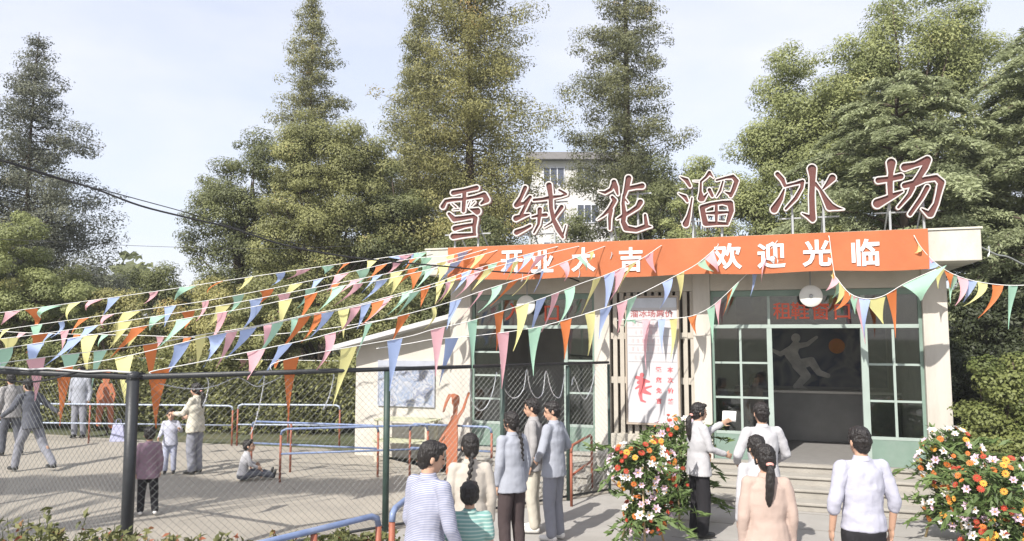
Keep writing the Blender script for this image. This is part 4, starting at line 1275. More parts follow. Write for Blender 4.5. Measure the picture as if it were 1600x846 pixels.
def cedar(label, base, H, Rb, seed, leaves=30000, z0=0.06):
    rg = np.random.default_rng(seed)
    o = empty('cedar', label, 'tree', base, 0)
    mb, pts = trunk_mesh(H * 0.93, 0.22, 0.02, rg, 0.0, 12)
    LP, LT, LS = [], [], []
    z = z0 * H
    nb = 0
    while z < H * 0.97:
        s = z / H
        for k in range(4):
            a = nb * 2.399 + rg.normal() * 0.25; nb += 1
            Lb = Rb * (1 - s) ** 0.72 * rg.uniform(0.65, 1.1) + 0.2
            p0 = np.array([0, 0, z]); d = np.array([math.cos(a), math.sin(a), 0])
            side = np.array([-d[1], d[0], 0])
            m_ = 7
            bp = []
            for i in range(m_):
                q = i / (m_ - 1)
                bp.append(tuple(p0 + d * Lb * q + np.array([0, 0, 0.22 * Lb * math.sin(q * 2.4) - 0.20 * Lb * q * q])))
            mb.tube(bp, [0.012 + 0.010 * Lb * (1 - i / (m_ - 1)) for i in range(m_)], 5, cap=False)
            tone = rg.normal(0.5, 0.16)
            nl = int(38 * Lb)
            for j in range(nl):
                q = rg.uniform(0.18, 1.02)
                c = p0 + d * Lb * q + np.array([0, 0, 0.22 * Lb * math.sin(q * 2.4) - 0.20 * Lb * q * q])
                wl = 0.16 * Lb * (1.15 - q) + 0.18
                sgn = rg.choice([-1, 1])
                dirn = d * rg.uniform(0.3, 0.9) + side * sgn * rg.uniform(0.4, 1.0)
                dirn /= np.linalg.norm(dirn)
                ll = wl * rg.uniform(0.6, 1.4)
                cnt = 16
                u = rg.uniform(0, 1, size=cnt)
                pts_ = c + dirn * ll * u[:, None] + rg.normal(size=(cnt, 3)) * 0.035
                pts_[:, 2] -= 0.32 * ll * u * u + 0.02
                LP.append(pts_)
                tt = np.tile(dirn, (cnt, 1)) + rg.normal(size=(cnt, 3)) * 0.35; tt[:, 2] -= 0.45
                LT.append(tt)
                LS.append(np.clip(rg.normal(tone, 0.08, size=cnt) + 0.16 * (u - 0.4), 0, 1))
        z += rg.uniform(0.20, 0.38)
    P = np.concatenate(LP); T = np.concatenate(LT); S = np.concatenate(LS)
    n = len(P)
    N = rg.normal(size=(n, 3)) * 0.5; N[:, 2] += 0.8
    leaf_object('crown', P, 0.11 * rg.uniform(0.6, 1.4, size=n), S, LM_CEDAR, o, rg, 0.34, N=N, T=T)
    mb.build('trunk', M_BARK, o, True)
    return o


def px_tree(px, Y, ytop):
    """foot of a tree seen at photo column px, Y metres away, and its height"""
    p = at(px, ytop, Y)
    return Vector((p.x, Y, 0)), p.z


# ---- tall conifers
b, h = px_tree(60, 23.0, 50)
redwood('dark dawn redwood at the far left with a thin spiky top', b, h, 4.3, leaf_mat('grey_needles', (0.075, 0.085, 0.068), (0.24, 0.25, 0.18), (0.27, 0.24, 0.16), 0.4), 11, 30000, 0.12, dens=1.15)
b, h = px_tree(-66, 22.0, -60)
redwood('dawn redwood half out of the picture at the left edge', b, h, 3.3, LM_REDW, 12, 14000, 0.13)
b, h = px_tree(489, 29.0, -18)
redwood('slender airy dawn redwood left of centre, rising behind round broadleaf crowns', b, h, 3.25, LM_REDW, 13, 24000, 0.13, dens=1.1, power=0.72)
b, h = px_tree(735, 25.0, -330)
redwood('broadest dawn redwood behind the left end of the banner, brownish green', b, h, 3.5, leaf_mat('brownish_needles', (0.12, 0.125, 0.048), (0.38, 0.36, 0.145), (0.44, 0.30, 0.13), 0.4), 14, 46000, 0.13, dens=1.35, power=0.6)
b, h = px_tree(655, 26.0, 20)
redwood('shorter dawn redwood leaning into the left side of the broadest one', b, h, 3.0, LM_REDW, 15, 24000, 0.13, dens=1.2, power=0.65)
b, h = px_tree(972, 25.0, -250)
redwood('airy dark dawn redwood above the middle of the banner with a straight trunk', b, h, 2.85, leaf_mat('dark_needles', (0.08, 0.09, 0.048), (0.25, 0.255, 0.125), (0.28, 0.22, 0.11), 0.4), 16, 27000, 0.125, dens=0.95, power=0.62)
# ---- broadleaf trees
b, h = px_tree(382, 24.0, 200)
broadleaf('dense dark broadleaf tree left of centre, lower than its neighbour', b, [(0, 0, 5.6, 1.5, 1.2, 2.6), (0.45, -0.1, 7.4, 1.25, 1.1, 1.8), (-0.75, 0, 6.0, 1.05, 1.1, 2.0), (0.9, 0.3, 4.4, 1.0, 1.0, 1.8), (-0.5, 0, 3.4, 1.2, 1.0, 1.2)], h, LM_DARK, 21, 17000, 0.15, 110, 0.2)
b, h = px_tree(512, 22.5, 160)
broadleaf('tall round olive broadleaf tree beside the redwoods, left of the sign', b, [(0, 0, 6.6, 1.5, 1.3, 2.6), (-0.95, -0.3, 5.4, 1.2, 1.1, 2.5), (1.05, 0.1, 6.2, 1.2, 1.1, 2.6), (-0.35, 0, 8.0, 1.05, 0.9, 1.35), (0.75, 0.1, 7.9, 0.95, 0.9, 1.3), (-1.3, 0, 3.2, 1.1, 1.0, 1.4)], h, LM_OLIVE, 22, 28000, 0.14, 150, 0.22)
b, h = px_tree(616, 23.0, 190)
broadleaf('dark leafy tree filling the gap left of the first rooftop letter', b, [(0, 0, 4.8, 1.3, 1.2, 2.6), (0.9, 0, 3.8, 1.2, 1.1, 1.9), (-0.1, 0, 7.0, 0.9, 0.8, 1.5)], 8.2, LM_DARK, 23, 15000, 0.15, 80, 0.18)
b, h = px_tree(760, 21.5, 300)
broadleaf('low dark tree behind the first two rooftop letters', b, [(0, 0, 4.2, 1.5, 1.2, 1.9), (-1.3, 0, 3.8, 1.2, 1.0, 1.5), (1.1, 0.2, 3.7, 1.1, 1.0, 1.4)], 6.2, LM_DARK, 24, 13000, 0.15, 90, 0.18)
b, h = px_tree(930, 22.5, 300)
broadleaf('low dark bushy tree behind the third rooftop letter', b, [(0.2, 0, 3.6, 0.9, 1.0, 1.6), (1.5, 0, 4.6, 1.0, 0.9, 2.4), (-0.5, 0.2, 5.6, 0.5, 0.5, 0.7)], 6.6, LM_DARK, 25, 10000, 0.15, 70, 0.15)
b, h = px_tree(1022, 23.5, 226)
broadleaf('dark narrow tree right of the airy redwood, before the far apartment block', b, [(0, 0, 5.6, 0.75, 0.7, 2.6), (-0.7, 0, 4.6, 0.7, 0.7, 1.6), (0.5, 0, 4.6, 0.7, 0.7, 2.0)], h, LM_DARK, 34, 9000, 0.15, 60, 0.15)
b, h = px_tree(1090, 21.0, 236)
broadleaf('small pale green conical tree between the redwood and the big camphor, behind the fourth letter', b, [(0, 0, 5.0, 0.9, 0.9, 2.3), (0, 0, 3.4, 1.1, 1.0, 1.5), (0.05, 0, 6.6, 0.5, 0.5, 1.0)], h, LM_CAMPH, 26, 14000, 0.13, 80, 0.16, clump_r=0.4)
b, h = px_tree(1232, 21.5, 42)
broadleaf('tall yellow green camphor tree at the right, left one of the pair', b, [(0, 0, 6.4, 1.7, 1.4, 3.0), (0.35, 0, 9.3, 1.25, 1.1, 2.1), (-0.9, 0, 7.0, 1.05, 1.0, 2.0), (-0.5, 0, 4.2, 1.4, 1.1, 1.7), (1.1, 0, 7.8, 1.3, 1.0, 2.2)], h, LM_CAMPH, 27, 30000, 0.15, 190, 0.26, clump_r=0.55)
b, h = px_tree(1405, 20.5, -40)
broadleaf('tallest camphor tree at the right, its yellow green crown reaching out of the picture', b, [(0, 0, 8.2, 2.0, 1.6, 3.2), (0.5, 0, 10.6, 1.7, 1.4, 2.0), (-1.3, 0, 9.0, 1.3, 1.2, 2.2), (1.9, 0.3, 9.0, 1.7, 1.4, 2.6), (-0.6, 0, 5.4, 1.7, 1.4, 2.2), (2.6, 0, 6.4, 1.5, 1.2, 2.6)], h, LM_CAMPH, 28, 42000, 0.15, 260, 0.3, clump_r=0.58)
b, h = px_tree(1600, 19.0, 60)
broadleaf('dark tree at the right edge behind the cedar', b, [(0, 0, 6.0, 1.8, 1.5, 3.2), (0.4, 0, 3.4, 2.2, 1.5, 2.4)], h, LM_DARK, 29, 17000, 0.16, 110, 0.24)
cedar('wide cedar with drooping pale needle sprays behind the right corner of the roof', Vector((8.9, 16.6, 0)), 8.7, 5.4, 31, z0=0.5)
cedar('second cedar with drooping sprays at the right edge of the picture', Vector((11.9, 15.9, 0)), 9.6, 4.6, 32, z0=0.2)
# ---- low greenery along the back of the rink
low = [
 ('pale yellow green tree low at the left edge', 28, 20.0, 332, [(0, 0, 4.0, 1.3, 1.0, 1.9), (1.0, 0, 3.0, 1.4, 1.0, 1.4), (-1.0, 0, 3.6, 1.2, 1.0, 1.7)], LM_CAMPH, 14000),
 ('dark bush behind the pale yellow tree at the left', 118, 22.0, 395, [(0, 0, 2.8, 1.4, 1.0, 1.7), (0.9, 0, 2.2, 1.1, 1.0, 1.3)], LM_DARK, 9000),
 ('yellowish shrub below the gap in the trees at the left', 185, 20.5, 425, [(0, 0, 2.4, 1.0, 0.9, 1.4), (0.6, 0, 1.8, 0.9, 0.8, 1.2)], LM_YELL, 7000),
 ('small round dark tree in the sky gap left of centre', 252, 23.0, 388, [(0, 0, 3.3, 1.15, 1.0, 1.5), (0, 0, 2.0, 1.0, 0.9, 1.2)], LM_DARK, 8000),
 ('bright yellow green shrub left of the broadleaf pair, under the cable', 322, 20.5, 418, [(0, 0, 2.5, 1.0, 0.9, 1.5), (0.8, 0, 2.6, 0.9, 0.8, 1.6)], LM_YELL, 8000),
 ('olive shrub below the dense dark broadleaf tree', 425, 20.0, 425, [(0, 0, 2.5, 1.1, 0.9, 1.5), (-0.7, 0, 1.9, 0.9, 0.8, 1.3)], LM_OLIVE, 8000),
 ('olive bush above the annex roof', 560, 20.5, 405, [(0, 0, 2.9, 1.2, 0.9, 1.5), (0.9, 0, 2.7, 1.1, 0.9, 1.5)], LM_OLIVE, 9000),
 ('dark bush against the back of the annex', 645, 20.8, 415, [(0, 0, 2.8, 1.2, 0.9, 1.6)], LM_DARK, 6000),
]
for i, (lab, px, Y, yt, lobes, m, n) in enumerate(low):
    b, h = px_tree(px, Y, yt)
    broadleaf(lab, b, lobes, h, m, 40 + i, n, 0.13, 55, 0.10, 'shrubs along the back of the rink', 'shrub', 0.42)
# clipped hedge bank behind the far railing
rg = np.random.default_rng(77)
A_, B_ = at(-120, 600, 20.6), at(566, 600, 19.0)
for i in range(7):
    f0, f1 = i / 7, (i + 1) / 7
    c = A_.lerp(B_, (f0 + f1) / 2)
    o = empty('hedge', ['dark hedge stretch at the far left edge of the rink back', 'hedge stretch behind the grey shirted skater', 'hedge stretch behind the far orange figure board', 'hedge stretch right of the corner post', 'hedge stretch behind the mother in cream', 'hedge stretch behind the sitting child', 'hedge stretch beside the annex wall'][i], 'hedge', (c.x, c.y, 0), math.atan2(B_.y - A_.y, B_.x - A_.x), 'hedge along the back of the rink')
    Lh = (B_ - A_).length / 7
    n = 9000
    P = np.stack([rg.uniform(-Lh / 2 - 0.1, Lh / 2 + 0.1, n), rg.normal(0, 0.34, n), 0.1 + rg.uniform(0, 1, n) ** 0.8 * (1.75 + 0.25 * math.sin(i * 2.1))], 1)
    P[:, 2] += 0.14 * np.sin(P[:, 0] * 2.3 + i) + rg.normal(0, 0.06, n)
    P[:, 2] = np.maximum(P[:, 2], 0.06)
    leaf_object('foliage', P, 0.10 * rg.uniform(0.6, 1.4, n), rg.normal(0.42, 0.12, n) + 0.12 * np.sin(P[:, 0] * 3 + i), LM_OLIVE, o, rg)
    m = MB()
    for k in range(5):
        x = -Lh / 2 + Lh * (k + 0.5) / 5
        m.tube([(x, 0, 0), (x + 0.1, 0.05, 0.8), (x - 0.05, 0, 1.4)], [0.03, 0.02, 0.008], 5)
    m.build('stem', M_BARK, o, True)
# far wood closing the horizon
n = 26000
ang = rg.uniform(-0.95, 0.95, n)
rad = rg.uniform(60, 78, n)
P = np.stack([np.sin(ang) * rad, np.cos(ang) * rad, rg.uniform(0, 1, n) ** 0.8 * (6.0 + 1.5 * np.sin(ang * 23) + 1.2 * np.sin(ang * 51 + 1))], 1)
keep = ~((P[:, 0] > at(790, 300, 56).x) & (P[:, 0] < at(1085, 300, 56).x + 4) & (P[:, 1] < 69))
P = P[keep]; n = len(P)
fw = leaf_object('far_wood', P, rg.uniform(0.5, 1.2, n), rg.normal(0.45, 0.2, n), LM_DARK, None, rg, 0.7)
tag(fw, 'distant band of trees behind everything along the horizon', 'wood', None, 'stuff')

# ---- right side: shrubs under the cedars
b = at(1566, 640, 10.3); b.z = 0
broadleaf('sunlit leafy shrub at the right edge beside the hall pillar', b, [(0.0, 0, 1.35, 0.52, 0.5, 0.85), (0.35, 0, 1.0, 0.5, 0.5, 0.75), (-0.25, 0, 1.05, 0.34, 0.4, 0.5), (0.15, 0, 2.0, 0.28, 0.3, 0.35)], 2.1, LM_SHRUB, 61, 5200, 0.10, 60, 0.05, None, 'shrub', 0.24, 0.6)
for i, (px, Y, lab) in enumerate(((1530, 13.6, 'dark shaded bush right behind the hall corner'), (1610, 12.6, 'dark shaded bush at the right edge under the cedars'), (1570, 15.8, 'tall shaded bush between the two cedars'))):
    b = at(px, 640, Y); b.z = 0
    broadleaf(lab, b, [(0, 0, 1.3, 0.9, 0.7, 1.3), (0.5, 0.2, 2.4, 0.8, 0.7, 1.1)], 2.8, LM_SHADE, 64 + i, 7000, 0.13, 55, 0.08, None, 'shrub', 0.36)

# ---- planting in front of the fence
rg2 = random.Random(5)
hp = [(-6, 6.7), (48, 6.5), (100, 6.45), (150, 6.6), (196, 6.75), (252, 6.95), (318, 7.1), (390, 7.3), (455, 7.7), (520, 8.1), (572, 8.5)]
hl = ['at the left picture edge', 'second from the left edge, tallest of the row', 'third from the left edge, with reddish tips', 'left of the thick corner post', 'at the foot of the thick corner post', 'just right of the thick corner post', 'under the purple clad child', 'midway between corner post and second post', 'beside the blue barrier pipe', 'under the small orange barrier leg', 'at the foot of the second fence post']
for i, (px, Y) in enumerate(hp):
    c = at(px, 830, Y)
    hgt = at(px, [822, 806, 816, 824, 822, 828, 834, 836, 834, 830, 830][i], Y).z
    o = empty('bedding_plant', 'leafy green and russet garden plant ' + hl[i], 'plant', (c.x, Y, 0), 0, 'plants along the fence foot')
    r_ = np.random.default_rng(100 + i)
    n = 620
    stems = r_.normal(size=(24, 2)) * np.array([0.20, 0.16])
    sh = hgt * r_.uniform(0.62, 1.0, 24)
    k = r_.integers(0, 24, n)
    u = r_.uniform(0.25, 1.0, n) ** 0.7
    P = np.stack([stems[k, 0] * (0.5 + 0.6 * u) + r_.normal(0, 0.030, n), stems[k, 1] * (0.5 + 0.6 * u) + r_.normal(0, 0.030, n), sh[k] * u], 1)
    T = np.stack([r_.normal(size=n), r_.normal(size=n), np.abs(r_.normal(size=n)) * 0.8 + 0.3], 1)
    shd = r_.normal(0.40, 0.2, n) + np.where(k % 5 == 0, 0.45, 0.0) * (u > 0.7)
    leaf_object('foliage', P, 0.085 * r_.uniform(0.6, 1.3, n), shd, LM_HEDGE, o, r_, 0.42, T=T)
    m = MB()
    for q in range(24): m.tube([(stems[q, 0] * 0.5, stems[q, 1] * 0.5, 0), (stems[q, 0] * 1.1, stems[q, 1] * 1.1, sh[q])], [0.006, 0.003], 4, cap=False)
    m.build('stem', LM_HEDGE, o)

# unseen tree left of the frame, crown flattened to throw the rink's shade band
broadleaf('unseen tree beyond the left picture edge, its crown flattened to shade the rink', Vector((-9.6, 4.7, 0)), [(0, 0, 8.3, 2.0, 0.42, 0.35), (2.6, -0.1, 8.5, 1.5, 0.40, 0.35), (-2.6, 0.3, 8.3, 1.8, 0.45, 0.35)], 9.0, LM_OLIVE, 71, 9000, 0.2, 60, 0.2, clump_r=0.42)

# ================================================================== FLOWER STANDS
def petal_flower(name, np_, R_, cup, wid, inner, layers=1):
    m = MB()
    for L_ in range(layers):
        for k in range(np_):
            a = 6.283 * (k + 0.5 * L_) / np_
            rr = R_ * (1 - 0.25 * L_)
            d = Vector((math.cos(a), math.sin(a), 0)); s = Vector((-d.y, d.x, 0))
            z0 = 0.006 * L_
            pts = [d * 0.008 + Vector((0, 0, z0)), d * rr * 0.55 + s * wid * rr + Vector((0, 0, z0 + cup * rr * 0.6)), d * rr + Vector((0, 0, z0 + cup * rr * 0.75 - 0.1 * rr)), d * rr * 0.55 - s * wid * rr + Vector((0, 0, z0 + cup * rr * 0.6))]
            m.add(pts, [(0, 1, 2, 3)])
    m.cur = 1
    m.lathe([(0.0, -0.01), (inner, 0.0), (inner * 0.8, 0.012), (0.0, 0.016)], 8)
    return m.mesh(name)


FM_GERB = petal_flower('gerbera', 12, 0.046, 0.25, 0.20, 0.012, 2)
FM_LILY = petal_flower('lily', 6, 0.060, 0.75, 0.30, 0.008, 1)
FM_ROSE = petal_flower('rose', 7, 0.036, 0.95, 0.42, 0.016, 2)


def fl(name, base, mats):
    me = base.copy(); me.name = name
    for m in mats: me.materials.append(m)
    return me


fo, fr_, fy, fw_, fpk, fdk = (mat('flower_orange', (0.66, 0.21, 0.05), 0.6, 0.1, 30, transl=0.2), mat('flower_red', (0.48, 0.075, 0.04), 0.6, 0.1, 30, transl=0.2), mat('flower_yellow', (0.80, 0.42, 0.07), 0.6, 0.1, 30, transl=0.2),
                        mat('flower_white', (0.78, 0.74, 0.74), 0.6, 0.06, 30, transl=0.2), mat('flower_pink', (0.70, 0.52, 0.62), 0.6, 0.1, 30, transl=0.2), mat('flower_heart', (0.25, 0.12, 0.03), 0.8))
FLW = [fl('gerbera_orange', FM_GERB, [fo, fdk]), fl('gerbera_red', FM_GERB, [fr_, fdk]), fl('gerbera_yellow', FM_GERB, [fy, fdk]), fl('lily_white', FM_LILY, [fw_, fy]), fl('lily_pink', FM_LILY, [fpk, fy]), fl('rose_red', FM_ROSE, [fr_, fr_])]


def flower_stand(label, base, tiers, seed, wts, nflow=80, leafn=1000):
    """tiers: (x, y, z, rx, rz) of each flower cushion"""
    rg = random.Random(seed); r_ = np.random.default_rng(seed)
    o = empty('flower_stand', label, 'flower stand', base, -0.1, 'opening flower stands')
    m = MB()
    for a in (0.5, 2.6, 4.7):
        m.tube([(0.30 * math.cos(a), 0.30 * math.sin(a), 0), (0.05 * math.cos(a), 0.05 * math.sin(a), tiers[0][2])], 0.014, 6)
    m.build('tripod', mat('bamboo', (0.36, 0.28, 0.15), 0.7, 0.2, 10), o, True)
    Ps, Ts, Ss, Zs = [], [], [], []
    for (tx, ty, tz, rx, rz) in tiers:
        n = leafn // len(tiers)
        d = r_.normal(size=(n, 3)); d /= np.linalg.norm(d, axis=1, keepdims=True)
        q = r_.uniform(0.45, 1.0, (n, 1))
        Ps.append(np.array([tx, ty, tz]) + d * q * np.array([rx, rx * 0.75, rz]))
        Ts.append(d + r_.normal(size=(n, 3)) * 0.5); Ss.append(r_.normal(0.45, 0.2, n)); Zs.append(0.12 * r_.uniform(0.6, 1.5, n))
        # long pointed fronds fanning out
        for k in range(16):
            a = rg.uniform(0, 6.283); e = rg.uniform(-0.35, 0.9)
            dv = np.array([math.cos(a) * math.cos(e), 0.6 * math.sin(a) * math.cos(e), math.sin(e)])
            L_ = rg.uniform(0.30, 0.55) + rx * 0.7
            u = np.linspace(0.3, 1.0, 9)
            pts = np.array([tx, ty, tz]) + dv * L_ * u[:, None]; pts[:, 2] -= 0.18 * u ** 3
            pts = np.repeat(pts, 2, 0) + r_.normal(size=(18, 3)) * 0.012
            Ps.append(pts); Ts.append(np.tile(dv, (18, 1)) + r_.normal(size=(18, 3)) * 0.35 - np.array([0, 0, 0.25])); Ss.append(r_.normal(0.6, 0.15, 18)); Zs.append(np.full(18, 0.17))
    P, T, S, Z = (np.concatenate(q) for q in (Ps, Ts, Ss, Zs))
    P[:, 2] = np.maximum(P[:, 2], 0.03)
    leaf_object('foliage', P, Z, S, LM_FROND, o, r_, 0.26, T=T)
    tot = sum(t[3] * t[4] for t in tiers)
    for (tx, ty, tz, rx, rz) in tiers:
        n = int(nflow * rx * rz / tot)
        placed = []
        for k in range(n):
            for tr in range(12):
                a = rg.uniform(math.pi * 0.92, math.pi * 2.08); e = math.asin(rg.uniform(-0.75, 0.98))
                d = Vector((math.cos(a) * math.cos(e), math.sin(a) * math.cos(e), math.sin(e)))
                p = Vector((tx + d.x * rx * 1.04, ty + d.y * rx * 0.8, tz + d.z * rz * 1.04))
                if all((p - q).length > 0.058 for q in placed): break
            placed.append(p)
            c = mnoise.noise(p * 3.2 + Vector((seed, 0, 0)))
            w = list(wts)
            if c > 0.12: w = [w[0] * 0.3, w[1] * 0.4, w[2] * 0.3, w[3] * 2.2, w[4] * 2.2, w[5]]
            me = FLW[rg.choices(range(6), w)[0]]
            f = bpy.data.objects.new('flower', me); COL.objects.link(f); f.parent = o
            f.location = p
            dd = (d + Vector((rg.gauss(0, 0.25), rg.gauss(0, 0.25) - 0.35, rg.gauss(0, 0.25) + 0.1))).normalized()
            f.rotation_euler = dd.to_track_quat('Z', 'Y').to_euler()
            s = rg.uniform(0.68, 1.08); f.scale = (s, s, s)
    return o


def foot(px, Y):
    p = at(px, 700, Y); return Vector((p.x, Y, 0))


flower_stand('flower stand left of the entrance, white lilies above orange blooms, nearest to the fence', foot(1003, 9.0), [(0.0, -0.04, 0.96, 0.38, 0.32), (0.03, -0.05, 0.40, 0.25, 0.25)], 3, (4, 2, 2, 2.4, 3.2, 1.2), 100, 1400)
flower_stand('flower stand behind the woman holding the paper, mostly orange and red', foot(1056, 10.2), [(0.05, -0.05, 1.02, 0.40, 0.42), (0.02, -0.05, 0.42, 0.34, 0.26)], 4, (5, 3, 3, 0.8, 0.8, 2.5), 100, 1300)
flower_stand('farther of two flower stands right of the steps, beside the pillar', foot(1482, 9.3), [(0.0, -0.05, 0.98, 0.36, 0.40), (0.0, -0.05, 0.40, 0.32, 0.26)], 5, (4, 1.8, 3, 2.4, 2.4, 1), 100, 1400)
flower_stand('nearest flower stand at the right edge, large mixed orange, red and white cushion', foot(1548, 8.0), [(0.02, -0.05, 0.84, 0.46, 0.42), (0.0, -0.05, 0.34, 0.38, 0.26)], 6, (5, 2.4, 2.4, 2, 2.2, 1.2), 100, 1600)
# feathery fern clump at the pillar
o = empty('fern', 'feathery pale green fern clump between pillar and flower stands', 'plant', foot(1512, 9.2))
r_ = np.random.default_rng(9)
Ps, Ts = [], []
for k in range(60):
    a = r_.uniform(0, 6.283); L_ = r_.uniform(0.7, 1.15); hh = r_.uniform(1.0, 1.55)
    u = np.linspace(0.1, 1, 22)
    pts = np.stack([np.cos(a) * L_ * 0.55 * u ** 1.6, np.sin(a) * L_ * 0.45 * u ** 1.6, hh * (u - 0.32 * u ** 3)], 1)
    Ps.append(pts + r_.normal(size=(22, 3)) * 0.015); Ts.append(np.tile([np.cos(a) * 0.6, np.sin(a) * 0.6, 0.35], (22, 1)) + r_.normal(size=(22, 3)) * 0.45)
P = np.concatenate(Ps); n = len(P)
leaf_object('foliage', P, 0.17 * r_.uniform(0.6, 1.3, n), r_.normal(0.6, 0.15, n), leaf_mat('fern_leaves', (0.17, 0.20, 0.08), (0.40, 0.43, 0.20)), o, r_, 0.14, T=np.concatenate(Ts))
m = MB()
for k in range(10): m.tube([(0, 0, 0), (0.08 * math.cos(k), 0.08 * math.sin(k), 0.45)], [0.012, 0.006], 5)
m.build('stem', LM_SHRUB, o)

# stacked slatted benches at the annex wall
p = gnd(634, 722)
o = empty('bench_stack', 'pale green and cream slatted benches stacked against the annex wall', 'bench', (p.x, p.y, 0), -FA, None)
for lv in range(2):
    m = MB()
    for k in range(5): m.box(-0.62 + 0.03 * lv, 0.62 + 0.05 * lv, -0.26 + 0.11 * k, -0.18 + 0.11 * k, 0.40 + 0.42 * lv, 0.43 + 0.42 * lv)
    m.build('seat', mat('bench_slat', (0.42, 0.43, 0.30), 0.7, 0.15, 6, dirt=(0.3, 0.28, 0.2)), o, bevel=0.004)
    for x in (-0.55, 0.55):
        for ya in (-0.24, 0.20):
            MB().box(x - 0.03, x + 0.03, ya, ya + 0.05, 0.003 + 0.43 * lv, 0.399 + 0.42 * lv).build('leg', mat('bench_leg', (0.48, 0.45, 0.36), 0.7, 0.1, 6), o)
# lavender bag on the rink
p = gnd(184, 690)
o = empty('tote_bag', 'small lavender cloth bag standing on the far rink floor', 'bag', (p.x, p.y, 0), 0.2)
m = MB()
m.add([(-0.17, -0.08, 0), (0.17, -0.08, 0), (0.17, 0.08, 0), (-0.17, 0.08, 0), (-0.11, -0.05, 0.40), (0.11, -0.05, 0.40), (0.11, 0.05, 0.40), (-0.11, 0.05, 0.40)], [(3, 2, 1, 0), (4, 5, 6, 7), (0, 1, 5, 4), (1, 2, 6, 5), (2, 3, 7, 6), (3, 0, 4, 7)])
m.build('body', mat('lavender_cloth', (0.40, 0.41, 0.58), 0.8, 0.1, 8), o, bevel=0.02)
MB().tube([(-0.06, 0, 0.40), (-0.05, 0, 0.5), (0, 0, 0.53), (0.05, 0, 0.5), (0.06, 0, 0.40)], 0.010, 6).build('handle', mat('lavender_cloth', (0.4, 0.41, 0.58)), o, True)

# ================================================================== PEOPLE
def sph_pts(n=12, m=8):
    vs, fs = [(0, 0, -1)], []
    for i in range(1, m):
        t = math.pi * i / m - math.pi / 2
        for k in range(n):
            a = 2 * math.pi * k / n; vs.append((math.cos(t) * math.cos(a), math.cos(t) * math.sin(a), math.sin(t)))
    vs.append((0, 0, 1))
    for k in range(n): fs.append((0, 1 + (k + 1) % n, 1 + k))
    for i in range(m - 2):
        for k in range(n):
            a = 1 + i * n + k; b = 1 + i * n + (k + 1) % n; fs.append((a, b, b + n, a + n))
    e = 1 + (m - 2) * n
    for k in range(n): fs.append((e + k, e + (k + 1) % n, len(vs) - 1))
    return vs, fs


SPV, SPF = sph_pts()


class Body(MB):
    def ell(s, c, r, rot=None):
        c = Vector(c)
        vs = []
        for v in SPV:
            p = Vector((v[0] * r[0], v[1] * r[1], v[2] * r[2]))
            if rot is not None: p = rot @ p
            vs.append(c + p)
        return s.add(vs, SPF)

    def cap(s, p, q, r0, r1, n=12):
        p, q = Vector(p), Vector(q)
        d = (q - p)
        if d.length < 1e-6: return s.ell(p, (r0, r0, r0))
        d.normalize()
        pts = [p - d * r0 * 0.95, p - d * r0 * 0.75, p - d * r0 * 0.4, p, p.lerp(q, 0.5), q, q + d * r1 * 0.4, q + d * r1 * 0.75, q + d * r1 * 0.95]
        rr = [r0 * 0.31, r0 * 0.66, r0 * 0.92, r0, (r0 + r1) / 2, r1, r1 * 0.92, r1 * 0.66, r1 * 0.31]
        return s.tube(pts, rr, n)

    def chain(s, ps, rs, n=12):
        for a, b, ra, rb in zip(ps[:-1], ps[1:], rs[:-1], rs[1:]): s.cap(a, b, ra, rb, n)
        return s

    def loft(s, rings, n=20):
        """rings: (centre, rx, ry) from below upwards"""
        b = len(s.v)
        for c, rx, ry in rings:
            for k in range(n):
                a = 2 * math.pi * k / n; s.v.append((c[0] + rx * math.cos(a), c[1] + ry * math.sin(a), c[2]))
        for i in range(len(rings) - 1):
            for k in range(n):
                p, q = b + i * n + k, b + i * n + (k + 1) % n; s.f.append((p, q, q + n, p + n)); s.mi.append(0)
        s.f.append(tuple(b + k for k in reversed(range(n)))); s.mi.append(0)
        e = b + (len(rings) - 1) * n
        s.f.append(tuple(e + k for k in range(n))); s.mi.append(0)
        return s

    def skin(s, name, mat_, parent, voxel=0.01, smooth=3, wrinkle=0.0, wscale=0.1):
        me = s.mesh(name)
        o = bpy.data.objects.new(name + '_tmp', me); COL.objects.link(o)
        r = o.modifiers.new('r', 'REMESH'); r.mode = 'VOXEL'; r.voxel_size = voxel
        sm = o.modifiers.new('s', 'SMOOTH'); sm.factor = 0.5; sm.iterations = smooth
        if wrinkle:
            key = 'w%.3f' % wscale
            tx = bpy.data.textures.get(key) or bpy.data.textures.new(key, 'CLOUDS')
            tx.noise_scale = wscale; tx.noise_depth = 2
            d = o.modifiers.new('d', 'DISPLACE'); d.texture = tx; d.strength = wrinkle; d.mid_level = 0.42; d.texture_coords = 'LOCAL'
            if wscale > 0.05:                       # long soft folds
                tf = bpy.data.textures.get('folds')
                if tf is None:
                    tf = bpy.data.textures.new('folds', 'MARBLE'); tf.noise_scale = 0.16; tf.turbulence = 9.0; tf.noise_depth = 1; tf.marble_type = 'SOFT'
                d = o.modifiers.new('f', 'DISPLACE'); d.texture = tf; d.strength = wrinkle * 0.45; d.mid_level = 0.35; d.texture_coords = 'LOCAL'
        dg = bpy.context.evaluated_depsgraph_get()
        out = bpy.data.meshes.new_from_object(o.evaluated_get(dg))
        bpy.data.objects.remove(o); bpy.data.meshes.remove(me)
        return link_mesh(name, out, mat_, parent, True)


SKIN = mat('skin', (0.46, 0.28, 0.195), 0.55, 0.06, 12.0)
HAIR = mat('black_hair', (0.016, 0.013, 0.012), 0.38, 0.4, 30.0, 0.7, 90, stretch=(1, 1, 0.15))
EYE = mat('dark_eye', (0.02, 0.015, 0.012), 0.2)
LIP = mat('lip', (0.40, 0.17, 0.14), 0.5)


